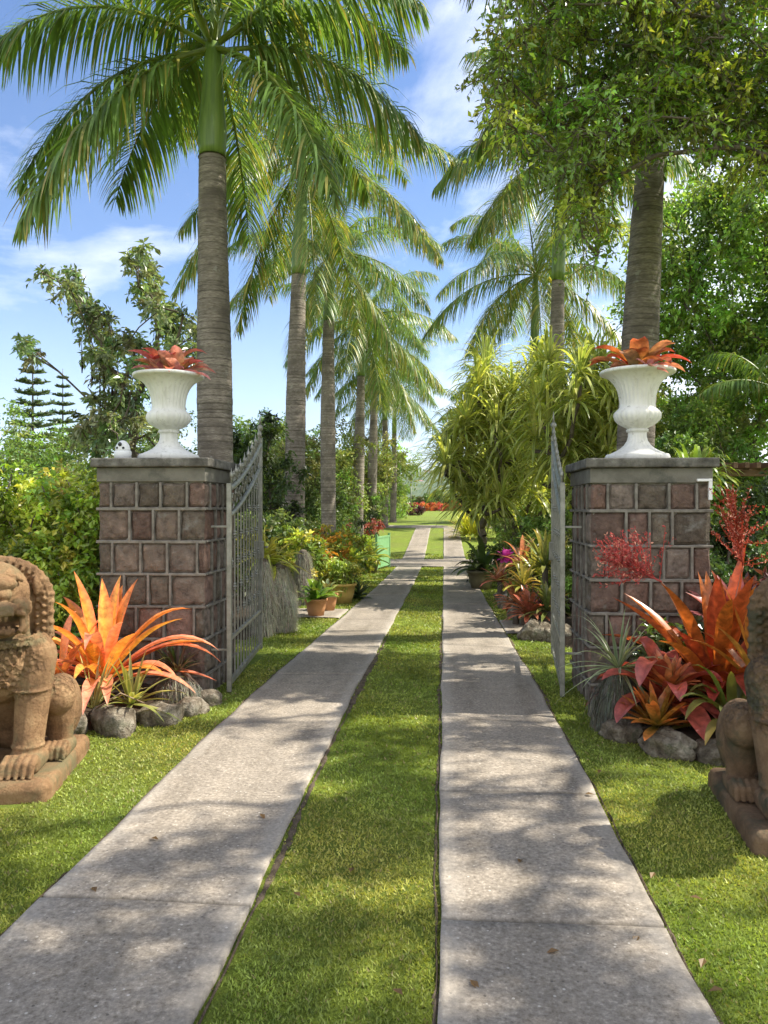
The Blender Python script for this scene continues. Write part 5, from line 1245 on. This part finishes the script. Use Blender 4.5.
gs = 'stones edging the flower bed beyond the right gate'
for i_, (px, d, s, lb) in enumerate([(535,9.35,(.42,.3,.32),'pale boulder nearest the right gate leaf'),(549,9.3,(.30,.3,.30),'boulder touching the foot of the right gate leaf'),(517,11.6,(.3,.3,.3),'grey stone beside the right side path'),
        (508,13,(.35,.3,.34),'grey stone below the orchid on the right'),(503,14.2,(.3,.3,.3),'small far stone left of the orchid on the right'),(560,9.2,(.34,.3,.28),'stone hidden behind the right gate stile')]):
    a = G(px,d); rock(lb, a[0], a[1], s, 80+i_, group=gs)
for i_, (px, d, n_, L_, W_, c0, c1, z_, lb) in enumerate([
    (530,9.8,40,.36,.05,(.30,.10,.05),(.45,.14,.07),.26,'coppery bromeliad behind the pale boulder right of the drive'),(516,10.7,32,.34,.05,(.36,.14,.06),(.5,.2,.1),.3,'reddish bromeliad above the right side path'),
    (548,9.7,34,.40,.045,(.09,.13,.03),(.2,.2,.06),.3,'green strap plant beside the right gate leaf'),(500,13.4,26,.36,.06,(.45,.16,.08),(.6,.28,.15),.42,'pale orange bromeliad left of the orchid'),
    (522,12.5,30,.5,.06,(.5,.22,.08),(.62,.3,.16),.75,'salmon bromeliad beside the magenta orchid'),(535,11.5,40,.5,.05,(.2,.25,.04),(.4,.4,.08),.65,'yellow-green striped bromeliad right of the drive'),
    (545,11,40,.55,.045,(.12,.18,.04),(.3,.32,.08),.8,'tall green strap plant behind the right gate leaf'),(524,10.6,30,.36,.05,(.30,.28,.05),(.45,.38,.08),.55,'yellow bromeliad in the middle of the right flower bed')]):
    o = brom_parts(lb, 'plant', G(px,d)+[0,0,z_], n_, L_, W_, (-5,82), .35, c0, c1, None, prof=spb)
    if z_ > .2: mb = MB(); mb.tube([(0,0,-z_-.02),(0,0,.03)], [.05,.045], 7); mb.build('stem', M['bark'], o)
t = thing('orchid', 'magenta orchid flower in the bed right of the drive', 'flower', G(508,12.6)+[0,0,.0])
mb = MB(); mb.tube([(0,0,0),(0,0,.6),(-.03,0,.86)], [.012,.01,.006], 6, (.1,.2,.05)); mb.build('stem', M['petal'], t)
mb = MB(); rosette(mb, 26, .15, .085, (-30,85), .2, (.62,.05,.42), (.72,.12,.55), None, (-.03,0,.86), .02, 5, .1, prof=broad); mb.build('flower', M['petal'], t)
for (px, d, r_, h_, c, al, lb) in [(540,13.5,.55,1.3,(.14,.18,.04),(.4,.38,.08),'yellow-green croton behind the orchid'),(528,15,.55,1.2,(.12,.17,.04),(.3,.32,.08),'green croton right of the dark agave pot'),
        (555,12,.4,1.3,(.10,.15,.035),(.32,.33,.08),'yellow flecked croton behind the right gate leaf'),(515,17.5,.5,1.2,(.09,.13,.03),(.24,.26,.06),'green croton below the screw pine stems')]:
    bush('croton', lb, 'shrub', G(px,d), [(0,0,h_*.6,r_,r_*.8,h_*.42)], 36, .22, .11, .05, c, 'leaf', 8, 7, .02, 'crotons in the bed beyond the right gate', alt=al, altp=.45)
pot('dark round pot beside the right drive strip', G(481,17), .30, .42, 'darkpot')
brom_parts('dark agave with wide arching leaves in the round pot on the right', 'plant', G(484,17)+[0,0,.38], 26, .75, .13, (5,75), .5, (.05,.08,.03), (.10,.14,.04), None, prof=broad, mat='glossleaf', name='potted_plant')
bush('dark_bush', 'clipped dark ball shrub behind the round pot on the right', 'shrub', G(489,19), [(0,0,.5,.55,.5,.45)], 36, .2, .08, .045, (.04,.065,.02), 'leaf', 8, 7, .02)
brom_parts('bright yellow grassy shrub beside the far right palm', 'shrub', G(471,36)+[0,0,.1], 240, 1.25, .05, (5,88), .4, (.45,.46,.05), (.62,.60,.08), None, prof=sp, mat='leaf', name='grass_shrub', r0=.3)
# slatted bench roof by the right edge
t = thing('garden_pergola', 'low brown timber pergola behind the lime fern at the right', 'pergola', G(735,11.2), .05)
for x_ in (-.55,.55): mb = MB(); mb.box((x_-.04,-.04,-.1),(x_+.04,.04,2.12),(1,1,1),.005); mb.build('post', M['wood'], t)
mb = MB(); mb.box((-.75,-.05,2.12),(.75,.05,2.22),(1,1,1),.006); mb.build('beam', M['wood'], t)
for k in range(9): mb = MB(); x_ = -.64+.16*k; mb.box((x_-.03,-.4,2.222),(x_+.03,.5,2.30),(1,1,1),.004); mb.build('slat', M['wood'], t)
# a few fallen leaves
for i_, (px, py) in enumerate([(725,1000),(403,1006),(520,870),(260,820),(390,760),(560,960),(350,880),(95,900),(470,990),(655,880),(600,775),(430,650),(640,945),(705,968),(300,905),(150,845),(585,800),(690,905)]):
    d = H*F/(py-508); p = FW*d+RT*((px-384)/F*d); p[2] = .028
    mb = MB(); leafset(mb, np.zeros((1,3)), norm(rng.normal(size=(1,3))*[1,1,.1]), np.array([[0,0,1.0]]), .05, .025, np.array([[.20,.12,.05]]))
    tag(mb.build('fallen_leaf', M['leaf'], None, p), 'small brown fallen leaf lying on the grass or concrete', 'leaf', 'fallen leaves on the ground')

# thin sea air: the far hill fades a little
hb = MB(); hb.box((-3050,-300,-12),(3050,3900,240))
hm = bpy.data.materials.new('haze'); hm.use_nodes = True; hn = hm.node_tree
for q in list(hn.nodes): hn.nodes.remove(q)
ho = hn.nodes.new('ShaderNodeOutputMaterial'); hv = hn.nodes.new('ShaderNodeVolumePrincipled')
hv.inputs['Color'].default_value = (.86,.92,1,1); hv.inputs['Density'].default_value = .00009; hv.inputs['Anisotropy'].default_value = .2
lk(hn, hv.outputs[0], ho.inputs['Volume'])
tag(hb.build('haze', hm), 'thin bluish air between the garden and the far hill', 'haze', kind='stuff')
cy.volume_bounces = 0
